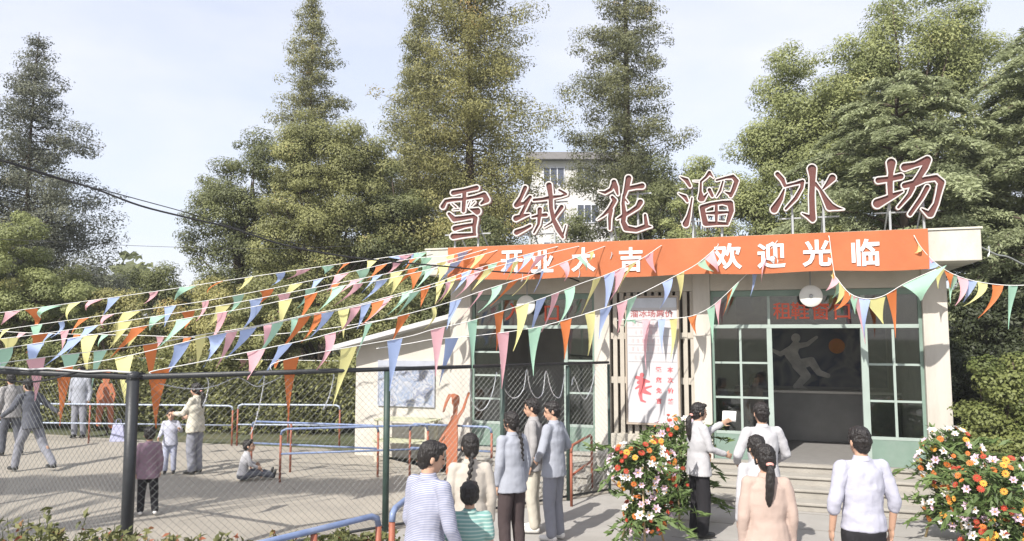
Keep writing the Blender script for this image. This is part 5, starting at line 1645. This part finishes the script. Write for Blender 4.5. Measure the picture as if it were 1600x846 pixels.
def stripes(name, a, b, freq, axis='Z', duty=0.5):
    if name in MATS: return MATS[name]
    m = bpy.data.materials.new(name); m.use_nodes = True
    t = m.node_tree; bs = t.nodes['Principled BSDF']; bs.inputs['Roughness'].default_value = 0.85
    tc = t.nodes.new('ShaderNodeTexCoord'); sp = t.nodes.new('ShaderNodeSeparateXYZ')
    t.links.new(tc.outputs['Object'], sp.inputs[0])
    mu = t.nodes.new('ShaderNodeMath'); mu.operation = 'MULTIPLY'; mu.inputs[1].default_value = freq
    fr = t.nodes.new('ShaderNodeMath'); fr.operation = 'FRACT'
    gt = t.nodes.new('ShaderNodeMath'); gt.operation = 'GREATER_THAN'; gt.inputs[1].default_value = duty
    t.links.new(sp.outputs[axis], mu.inputs[0]); t.links.new(mu.outputs[0], fr.inputs[0]); t.links.new(fr.outputs[0], gt.inputs[0])
    mx = t.nodes.new('ShaderNodeMix'); mx.data_type = 'RGBA'
    mx.inputs['A'].default_value = (*a, 1); mx.inputs['B'].default_value = (*b, 1)
    t.links.new(gt.outputs[0], mx.inputs['Factor']); t.links.new(mx.outputs['Result'], bs.inputs['Base Color'])
    MATS[name] = m
    return m


def cloth(name, col): return mat(name, col, 0.88, 0.07, 7.0, 0.25, 160, spec=0.2)


C_WHITE = cloth('white_cotton', (0.43, 0.425, 0.44))
C_LAV = cloth('pale_lavender_cotton', (0.40, 0.40, 0.47))
C_CREAM = cloth('cream_cotton', (0.43, 0.39, 0.34))
C_GREYB = cloth('grey_blue_cotton', (0.31, 0.325, 0.37))
C_GREY = cloth('grey_cotton', (0.31, 0.30, 0.30))
C_BLACK = cloth('black_cotton', (0.022, 0.021, 0.024))
C_DKBR = cloth('dark_brown_cotton', (0.06, 0.045, 0.045))
C_TROUG = cloth('grey_trousers', (0.23, 0.235, 0.27))
C_BEIGE = cloth('beige_cotton', (0.48, 0.40, 0.32))
C_PINK = cloth('dusty_pink_cotton', (0.41, 0.315, 0.27))
C_PURP = cloth('dull_purple_knit', (0.22, 0.15, 0.19))
C_CREAMT = cloth('cream_trousers', (0.48, 0.445, 0.375))
C_NAVY = cloth('dark_slate_cotton', (0.10, 0.105, 0.125))
SHOEB = mat('black_shoe', (0.02, 0.02, 0.02), 0.4)
SHOEW = mat('white_shoe', (0.65, 0.63, 0.60), 0.6)


def person(label, x, y, h=1.68, face=0.0, top=None, bottom=None, sex='m', hair='short', sleeves='long', untuck=True, legs=None, arms=None, lean=(0, 0), head=(0, 0, 0), coat=0.0,
           shoes=None, child=False, voxel=0.011, group=None, seat=None, garment='shirt', braid_side=0.0, belt=None, wide=0.0, wr=0.013, z=0.0, detail=True):
    """face: heading in degrees, 0 = looking away from the camera, 90 = to the left.
    arms: for (left, right) a pair (elbow, wrist) as offsets from the shoulder; legs: (knee, ankle) offsets from the hip"""
    k = h / 1.70
    o = empty('person', label, 'person', (x, y, z), R(face), group)
    hk = 1.0 if not child else min(1.36, 0.92 / k)
    sw = (0.172 if sex == 'm' else 0.150) * (0.94 if child else 1.0)
    V = lambda a, b, c: Vector((a, b, c)) * k
    hipz = 0.90 if not child else 0.84
    lx, ly = lean
    pel = V(0, 0, hipz + 0.02) if seat is None else Vector(seat)
    base = pel - V(0, 0, hipz + 0.02)
    sh = 1.41 if not child else 1.345
    nb = base + V(lx, ly, sh + 0.05)
    dirt_ = (nb - pel)
    H0 = nb + V(lx * 0.15, 0.022 + ly * 0.25, 0.155 * (1.0 if not child else 1.05))
    HR = Matrix.Rotation(R(head[0]), 3, 'Z') @ Matrix.Rotation(R(-head[1]), 3, 'X') @ Matrix.Rotation(R(head[2]), 3, 'Y')

    def hp(a, b, c): return H0 + HR @ (Vector((a, b, c)) * k * hk)

    def tor(s, a=0.0): return pel.lerp(nb, s) + V(0, a, 0)
    shl = [nb + V(-sw, 0, -0.045), nb + V(sw, 0, -0.045)]
    hip = [pel + V(-0.085, 0, -0.03), pel + V(0.085, 0, -0.03)]
    arms = arms or [(None, None), (None, None)]
    A = []
    for i, sg in ((0, -1), (1, 1)):
        e, w = arms[i]
        e = V(*e) if e else V(sg * 0.055, -0.03, -0.275)
        w = V(*w) if w else e + V(sg * 0.0, 0.055, -0.235)
        A.append((shl[i], shl[i] + e, shl[i] + w))
    legs = legs or [(None, None), (None, None)]
    G = []
    for i, sg in ((0, -1), (1, 1)):
        kn, an = legs[i]
        kn = V(*kn) if kn else V(sg * 0.012, 0.02, -(hipz - 0.03) * 0.49)
        an = V(*an) if an else V(sg * 0.02, -0.02, -(hipz - 0.03) + 0.085)
        G.append((hip[i], hip[i] + kn, hip[i] + an))
    fem = sex == 'f'
    # ---------------- body
    b = Body()
    wx = 0.125 if fem else 0.138
    b.loft([(tuple(tor(-0.12)), 0.10 * k, 0.08 * k), (tuple(tor(0.0)), 0.150 * k, 0.108 * k), (tuple(tor(0.18)), 0.145 * k, 0.10 * k), (tuple(tor(0.36)), wx * k, 0.09 * k), (tuple(tor(0.62, 0.006)), 0.140 * k, 0.098 * k), (tuple(tor(0.84)), 0.128 * k, 0.078 * k), (tuple(tor(0.97)), 0.075 * k, 0.06 * k)])
    b.cap(shl[0], shl[1], 0.042 * k, 0.042 * k)
    b.cap(nb - V(0, 0.0, 0.03), hp(0, -0.018, -0.06), 0.054 * k, 0.050 * k)
    for i in (0, 1):
        s_, e_, w_ = A[i]
        b.chain([s_, e_, w_], [0.040 * k, 0.035 * k, 0.026 * k])
        d = (w_ - e_).normalized()
        nrm = Vector((1 if i == 0 else -1, 0, 0)); nrm = (nrm - d * nrm.dot(d)); nrm = nrm.normalized() if nrm.length > 0.1 else d.orthogonal().normalized()
        side = d.cross(nrm).normalized()
        if side.y < 0: side = -side
        M = Matrix((side, nrm, d)).transposed()
        b.ell(w_ + d * 0.048 * k, (0.040 * k, 0.016 * k, 0.050 * k), M)
        fr_ = max(0.0075, 0.0085 * k)
        for q, ln in zip((0.030, 0.010, -0.010, -0.029), (0.062, 0.070, 0.066, 0.052)):
            p0 = w_ + d * 0.082 * k + side * q * k
            p1 = p0 + (d * 0.9 + nrm * 0.28) * ln * 0.55 * k
            p2 = p1 + (d * 0.6 + nrm * 0.75) * ln * 0.5 * k
            b.chain([p0, p1, p2], [fr_, fr_ * 0.95, fr_ * 0.8], 8)
        p0 = w_ + d * 0.030 * k + side * 0.034 * k
        b.chain([p0, p0 + (d * 0.6 + side * 0.6 + nrm * 0.2) * 0.035 * k, p0 + (d * 0.95 + side * 0.45 + nrm * 0.5) * 0.062 * k], [fr_ * 1.25, fr_ * 1.1, fr_ * 0.85], 8)
    for i in (0, 1):
        h_, n_, a_ = G[i]
        b.chain([h_, n_, a_], [0.078 * k, 0.052 * k, 0.037 * k])
        b.ell(n_.lerp(a_, 0.3) + V(0, -0.012, 0), (0.05 * k, 0.05 * k, 0.11 * k))
    # head
    s = k * hk
    b.ell(hp(0, 0.002, 0.028), (0.074 * s, 0.092 * s, 0.092 * s), HR)
    b.ell(hp(0, 0.024, -0.038), (0.056 * s, 0.062 * s, 0.070 * s), HR)
    b.ell(hp(0, 0.058, -0.088), (0.026 * s, 0.024 * s, 0.022 * s), HR)
    b.cap(hp(0, 0.090, 0.010), hp(0, 0.103, -0.030), 0.009 * s, 0.014 * s, 8)
    b.ell(hp(0, 0.082, 0.026), (0.045 * s, 0.012 * s, 0.012 * s), HR)
    for sg in (-1, 1): b.ell(hp(sg * 0.076, -0.008, -0.008), (0.010 * s, 0.020 * s, 0.031 * s), HR)
    b.ell(hp(0, 0.088, -0.060), (0.022 * s, 0.010 * s, 0.010 * s), HR)
    b.skin('body', SKIN, o, min(voxel, 0.009) if detail else voxel, 2)
    if detail:
        for sg in (-1, 1):
            Body().ell(hp(sg * 0.030, 0.083, 0.004), (0.013 * s, 0.008 * s, 0.007 * s), HR).build('eye', EYE, o, True)
            Body().cap(hp(sg * 0.014, 0.096, 0.024), hp(sg * 0.046, 0.086, 0.027), 0.005 * s, 0.004 * s, 6).build('eyebrow', HAIR, o, True)
        Body().ell(hp(0, 0.094, -0.060), (0.021 * s, 0.006 * s, 0.007 * s), HR).build('mouth', LIP, o, True)
    # ---------------- hair
    hb = Body()
    hb.ell(hp(0, -0.012, 0.046), (0.085 * s, 0.098 * s, 0.088 * s), HR)
    hb.ell(hp(0, -0.034, 0.010), (0.083 * s, 0.078 * s, 0.085 * s), HR)
    hb.ell(hp(0.012, 0.058, 0.092), (0.060 * s, 0.040 * s, 0.026 * s), HR)
    if hair == 'short':
        hb.ell(hp(0, -0.050, -0.040), (0.062 * s, 0.050 * s, 0.055 * s), HR)
        for sg in (-1, 1): hb.ell(hp(sg * 0.074, 0.020, 0.020), (0.011 * s, 0.016 * s, 0.034 * s), HR)
    elif hair == 'crew':
        hb.ell(hp(0, -0.052, -0.020), (0.060 * s, 0.042 * s, 0.05 * s), HR)
    else:
        hb.ell(hp(0, -0.046, -0.030), (0.074 * s, 0.060 * s, 0.075 * s), HR)
        for sg in (-1, 1): hb.ell(hp(sg * 0.076, 0.012, 0.005), (0.014 * s, 0.030 * s, 0.058 * s), HR)
    if hair == 'bun': hb.ell(hp(0, -0.125, 0.0), (0.05 * s, 0.045 * s, 0.05 * s), HR)
    if hair == 'bob':
        hb.ell(hp(0, -0.055, -0.085), (0.080 * s, 0.050 * s, 0.05 * s), HR)
    ho = hb.skin('hair', HAIR, o, 0.007 if detail else 0.011, 1, 0.016, 0.022)
    if hair == 'ponytail':
        p0 = hp(0, -0.105, -0.035)
        ps = [p0, p0 + V(braid_side * 0.2, -0.045, -0.06), p0 + V(braid_side * 0.6, -0.055, -0.16), p0 + V(braid_side, -0.045, -0.29), p0 + V(braid_side * 1.1, -0.03, -0.36)]
        Body().chain(ps, [0.022 * k, 0.037 * k, 0.040 * k, 0.030 * k, 0.010 * k]).skin('ponytail', HAIR, ho, 0.009, 2, 0.012, 0.03)
        Body().ell(p0, (0.034 * k, 0.028 * k, 0.020 * k)).build('hair_tie', cloth('pink_scrunchie', (0.62, 0.30, 0.26)), ho, True)
    if hair == 'braid':
        bb = Body()
        p0 = hp(0, -0.085, -0.075)
        for q in range(13):
            f = q / 12
            c = p0 + V(braid_side * f, -0.075 * math.sin(min(1, f * 2.2) * 1.5) - 0.01, -0.36 * f)
            r_ = (0.023 - 0.011 * f) * k
            bb.ell(c + V(0.007 * (-1) ** q, 0, 0), (r_ * 1.15, r_, r_ * 1.25))
        bb.skin('braid', HAIR, ho, 0.006, 1)
    # ---------------- clothes
    tx = top
    sleeve_to = {'long': 1.0, 'rolled': 0.28, 'short': -0.45}[sleeves]
    t_ = Body()
    hem = -0.20 if untuck else -0.02
    hem -= coat
    fl_ = 1.0 + (0.06 if untuck else 0) + coat * 0.25
    rings = []
    if garment == 'dress': hem = -0.62
    ww = 1.0 + wide
    if hem < -0.25: rings.append((tuple(tor(hem)), (0.205 if garment != 'dress' else 0.25) * k * ww, (0.16 if garment != 'dress' else 0.20) * k))
    rings += [(tuple(tor(max(hem, -0.20))), 0.186 * k * fl_ * ww, 0.140 * k * fl_), (tuple(tor(0.06)), 0.182 * k * ww, 0.136 * k), (tuple(tor(0.36)), (0.160 if not fem else 0.150) * k * ww, 0.124 * k), (tuple(tor(0.62, 0.004)), 0.178 * k * ww, 0.130 * k), (tuple(tor(0.86)), 0.166 * k, 0.108 * k), (tuple(tor(0.965)), 0.105 * k, 0.078 * k), (tuple(nb + V(0, -0.004, 0.028)), 0.066 * k, 0.063 * k)]
    t_.loft(rings)
    t_.cap(shl[0] + V(-0.0, 0, 0.0), shl[1], 0.058 * k, 0.058 * k)
    for i in (0, 1):
        s_, e_, w_ = A[i]
        if sleeve_to >= 1: t_.chain([s_, e_, e_.lerp(w_, 0.93)], [0.062 * k, 0.051 * k, 0.040 * k])
        elif sleeve_to > 0: t_.chain([s_, e_, e_.lerp(w_, sleeve_to)], [0.062 * k, 0.053 * k, 0.048 * k])
        else: t_.chain([s_, s_.lerp(e_, 0.62)], [0.068 * k, 0.062 * k])
    nm = {'shirt': 'shirt', 'jacket': 'jacket', 'dress': 'dress', 'coat': 'coat', 'blouse': 'blouse', 'sweater': 'sweater'}[garment]
    so = t_.skin(nm, tx, o, voxel, 3, wr * k, 0.11)
    c_ = Body()
    c_.loft([(tuple(nb + V(0, -0.006, 0.004)), 0.078 * k, 0.074 * k), (tuple(nb + V(0, -0.004, 0.030)), 0.067 * k, 0.064 * k), (tuple(nb + V(0, 0.0, 0.048)), 0.060 * k, 0.058 * k)])
    c_.skin('collar', tx, so, 0.008, 1)
    if bottom is not None:
        p_ = Body()
        p_.loft([(tuple(pel + V(0, 0, -0.10)), 0.160 * k, 0.120 * k), (tuple(pel + V(0, -0.006, -0.02)), 0.170 * k, 0.128 * k), (tuple(tor(0.10)), 0.160 * k, 0.116 * k), (tuple(tor(0.22)), 0.150 * k, 0.108 * k)])
        wd = 1.0 + max(0, wide)
        for i in (0, 1):
            h_, n_, a_ = G[i]
            p_.chain([h_ + V(0, 0, -0.01), n_, n_.lerp(a_, 0.98)], [0.098 * k, 0.076 * k * wd, 0.066 * k * wd])
        p_.skin('trousers', bottom, o, voxel, 3, wr * 0.8 * k, 0.13)
        if belt: 
            Body().loft([(tuple(tor(0.185)), 0.1575 * k, 0.1155 * k), (tuple(tor(0.225)), 0.1565 * k, 0.1145 * k)]).skin('belt', belt, o, 0.008, 1)
    if shoes is not None:
        for i in (0, 1):
            h_, n_, a_ = G[i]
            lowd = (a_ - n_).normalized()
            f = Vector((0, 1, 0)) if abs(lowd.y) < 0.8 else Vector((0, 0.25, 0.97))
            c = a_ + Vector((0, 0, -0.045 * k)) if abs(lowd.y) < 0.8 else a_ + lowd * 0.05 * k
            sb = Body().chain([c - f * 0.035 * k, c + f * 0.07 * k, c + f * 0.15 * k - Vector((0, 0, 0.006 * k))], [0.040 * k, 0.042 * k, 0.032 * k])
            sb.cap(a_ + Vector((0, 0, 0.0)), c, 0.042 * k, 0.042 * k)
            so_ = sb.skin('shoe', shoes, o, 0.008, 2)
            if abs(lowd.y) < 0.8:
                zmin = min(v.co.z for v in so_.data.vertices)
                for v in so_.data.vertices:
                    if v.co.z < zmin + 0.012 * k: v.co.z = zmin + 0.004
    return o, A


def head_xy(px, py, h, face_h=None):
    """stand a person of height h so that the crown shows at photo point (px, py)"""
    s = None
    r = ray(px, py)
    kk = (h - CH) / r.z
    return r.x * kk, r.y * kk


def feet_xy(px, py):
    p = gnd(px, py); return p.x, p.y


# --- foreground, left group
x, y = head_xy(664, 698, 1.70)
person('man in a fine blue striped shirt looking right, left of the braided woman', x, y, 1.70, -46, stripes('blue_stripe', (0.38, 0.38, 0.44), (0.19, 0.21, 0.31), 84), C_NAVY, 'm', 'short', 'long', True, head=(-26, 10, 4), lean=(0.02, 0.02), shoes=SHOEB, voxel=0.009, arms=[((-0.06, 0.0, -0.28), (-0.04, 0.12, -0.50)), ((0.07, 0.02, -0.28), (0.05, 0.14, -0.50))])
x, y = head_xy(735, 685, 1.60)
person('woman in a cream blouse with one long braid down her back, behind the small boy', x, y, 1.60, 8, C_CREAM, C_BEIGE, 'f', 'braid', 'long', True, head=(6, 6, 0), shoes=SHOEB, voxel=0.009, braid_side=-0.06, garment='blouse')
x, y = head_xy(734, 753, 1.36)
person('small boy in a teal striped polo shirt seen from behind, front of the left group', x, y, 1.36, 3, stripes('teal_stripe', (0.16, 0.30, 0.28), (0.34, 0.44, 0.40), 36, 'Z', 0.62), C_NAVY, 'm', 'crew', 'short', True, shoes=SHOEB, child=True, voxel=0.009)
x, y = head_xy(800, 649, 1.62)
person('woman in a grey blue blouse with a dark braid and black trousers facing the rink', x, y, 1.62, 36, C_GREYB, C_DKBR, 'f', 'braid', 'long', True, head=(14, 4, 0), shoes=SHOEB, voxel=0.010, braid_side=0.03, garment='blouse')
x, y = feet_xy(834, 832)
person('person in grey jacket and cream trousers half hidden behind the man in grey', x, y, 1.66, 82, C_GREY, C_CREAMT, 'm', 'short', 'long', True, head=(0, 6, 0), shoes=SHOEW, garment='jacket')
x, y = feet_xy(866, 846)
person('man in a grey shirt and grey trousers facing left with a hand on his hip', x, y, 1.66, 58, C_GREYB, C_TROUG, 'm', 'short', 'long', True, head=(30, 8, 0), shoes=SHOEW, voxel=0.010, arms=[((-0.11, 0.02, -0.27), (0.02, 0.16, -0.40)), ((0.10, -0.06, -0.26), (0.06, 0.14, -0.38))])
# --- entrance group
x, y = feet_xy(1094, 840)
pw, AW_ = person('woman in white blouse and black trousers holding up a white paper by the steps', x, y, 1.63, -76, C_WHITE, C_BLACK, 'f', 'ponytail', 'long', True, head=(-4, 2, 0), shoes=SHOEB, voxel=0.010, braid_side=0.02, garment='blouse', wide=0.12,
             arms=[((-0.02, 0.20, -0.10), (0.02, 0.42, 0.02)), ((0.05, 0.06, -0.25), (0.02, 0.29, -0.33))])
w_ = AW_[0][2]; e_ = AW_[0][1]
d = (w_ - e_).normalized()
hp_ = pw.location + Matrix.Rotation(R(-76), 3, 'Z') @ (w_ + d * 0.095)
m = MB()
rows = 5
for j in range(rows):
    for i in range(rows):
        u, v = i / (rows - 1), j / (rows - 1)
        m.v.append(((u - 0.4) * 0.17, 0.015 * math.sin(u * 3.0) + 0.01 * v, (v - 0.15) * 0.135 + 0.012 * u))
for j in range(rows - 1):
    for i in range(rows - 1):
        a = j * rows + i; m.f.append((a, a + 1, a + rows + 1, a + rows)); m.mi.append(0)
o = m.build('paper_sheet', mat('paper', (0.80, 0.79, 0.77), 0.7, 0.02), None, True)
o.location = hp_; o.rotation_euler = (0.1, 0.08, R(-20))
sd = o.modifiers.new('thickness', 'SOLIDIFY'); sd.thickness = 0.002
tag(o, 'white sheet of paper held up by the woman in wide black trousers', 'paper')
x, y = head_xy(1190, 635, 1.72)
person('man in a loose white shirt walking towards the open doorway', x, y, 1.72, 4, C_WHITE, C_TROUG, 'm', 'short', 'long', True, shoes=SHOEB, voxel=0.010, arms=[((-0.11, 0.02, -0.25), (-0.05, 0.20, -0.36)), ((0.11, 0.02, -0.25), (0.05, 0.20, -0.36))], wide=0.0, wr=0.015)
x, y = head_xy(1183, 687, 1.56)
person('girl in a white blouse hidden behind the woman in pink', x, y, 1.56, 10, C_WHITE, C_GREYB, 'f', 'bun', 'long', True, shoes=SHOEB, voxel=0.010, garment='blouse')
x, y = head_xy(1196, 703, 1.60)
person('woman in a dusty pink coat with a long low ponytail, foreground before the steps', x, y, 1.60, -6, C_PINK, C_DKBR, 'f', 'ponytail', 'long', True, head=(8, 4, 0), shoes=SHOEB, voxel=0.009, braid_side=-0.025, garment='coat', coat=0.38, wide=0.04)
x, y = head_xy(1344, 675, 1.72)
person('man in a tucked white shirt with rolled sleeves, foreground right, facing the door', x, y, 1.72, 4, C_LAV, C_BLACK, 'm', 'short', 'rolled', False, head=(6, 2, 0), shoes=SHOEB, voxel=0.009, belt=SHOEB, wide=0.0, wr=0.018, arms=[((-0.085, -0.03, -0.27), (-0.085, 0.03, -0.51)), ((0.085, -0.03, -0.27), (0.085, 0.03, -0.51))])
# --- on the rink
FARV = 0.014
x, y = feet_xy(46, 737)
person('dark clothed skater gliding with legs wide apart at the left of the rink', x, y, 1.66, 70, C_NAVY, C_TROUG, 'm', 'short', 'long', True, legs=[((-0.02, 0.18, -0.40), (-0.05, 0.22, -0.77)), ((0.05, -0.16, -0.42), (0.06, -0.42, -0.74))], lean=(0, 0.12), head=(0, -6, 0), shoes=SHOEB, voxel=FARV, arms=[((-0.14, 0.02, -0.22), (-0.20, 0.20, -0.36)), ((0.16, -0.10, -0.20), (0.26, -0.22, -0.34))], detail=False, garment='jacket')
x, y = feet_xy(14, 712)
person('grey clothed skater partly cut by the left picture edge', x, y, 1.66, 60, C_GREY, C_NAVY, 'm', 'short', 'long', True, shoes=SHOEB, voxel=FARV, lean=(0, 0.06), detail=False, garment='jacket', legs=[((-0.02, 0.08, -0.42), (-0.04, 0.05, -0.78)), ((0.03, -0.05, -0.42), (0.04, -0.20, -0.76))])
x, y = feet_xy(122, 685)
person('skater in a pale grey shirt and dark trousers far back at the long railing', x, y, 1.70, 185, C_GREYB, C_TROUG, 'm', 'short', 'long', True, shoes=SHOEB, voxel=FARV, detail=False)
x, y = feet_xy(303, 741)
person('mother in a cream jacket and grey trousers with a small child at her side', x, y, 1.60, 78, cloth('cream_quilt', (0.52, 0.49, 0.41)), C_TROUG, 'f', 'ponytail', 'long', True, head=(4, 4, 0), shoes=SHOEB, voxel=FARV, garment='jacket', wide=0.12, wr=0.03, arms=[((-0.05, 0.12, -0.24), (-0.02, 0.34, -0.26)), ((0.06, 0.06, -0.26), (0.03, 0.28, -0.34))])
x, y = feet_xy(264, 741)
person('small child in pale overalls held by the mother in the cream jacket', x, y, 1.16, 200, cloth('pale_blue_cotton', (0.45, 0.46, 0.54)), cloth('pale_denim', (0.36, 0.38, 0.48)), 'm', 'crew', 'long', True, shoes=SHOEB, child=True, voxel=FARV, arms=[((-0.10, 0.04, -0.22), (-0.08, 0.2, -0.16)), ((0.06, 0.03, -0.26), (0.10, 0.2, -0.36))])
x, y = feet_xy(229, 806)
person('child in a dull purple sweater and black trousers beside the thick fence post', x, y, 1.22, 30, C_PURP, C_BLACK, 'm', 'crew', 'long', True, shoes=SHOEW, child=True, voxel=0.011, garment='sweater', coat=0.06, wide=0.0, legs=[((-0.02, 0.06, -0.40), (-0.03, 0.02, -0.72)), ((0.03, -0.02, -0.40), (0.05, -0.10, -0.71))])
x, y = feet_xy(378, 752)
person('child in a white jacket and dark trousers sitting on the rink floor', x, y, 1.15, -62, C_WHITE, C_NAVY, 'm', 'crew', 'long', False, shoes=SHOEB, child=True, voxel=0.012, seat=(0, 0, 0.115), garment='jacket', lean=(0, 0.10), head=(-15, -14, 0),
       legs=[((-0.05, 0.36, 0.07), (-0.06, 0.70, -0.02)), ((0.07, 0.36, 0.05), (0.08, 0.71, -0.03))], arms=[((-0.08, 0.06, -0.22), (-0.06, 0.24, -0.28)), ((0.08, 0.06, -0.22), (0.08, 0.22, -0.30))])
# --- inside the hall
p = FW(5.30, -0.55, FLOOR)
person('person in a pink shirt standing inside, seen through the window left of the doorway', p.x, p.y, 1.35, 200, C_PINK, C_NAVY, 'f', 'bob', 'long', True, shoes=SHOEB, child=True, voxel=FARV, z=FLOOR + 0.003, detail=False)

# ================================================================== AIR
HAZE = 0.0010
m = bpy.data.materials.new('haze_air'); m.use_nodes = True
t = m.node_tree; t.nodes.remove(t.nodes['Principled BSDF'])
pv = t.nodes.new('ShaderNodeVolumePrincipled')
pv.inputs['Color'].default_value = (0.93, 0.95, 1.0, 1)
pv.inputs['Density'].default_value = HAZE
pv.inputs['Anisotropy'].default_value = 0.0
t.links.new(pv.outputs['Volume'], t.nodes['Material Output'].inputs['Volume'])
tag(MB().box(-85, 85, -22, 92, -1.0, 21.5).build('haze', m), kind='stuff')
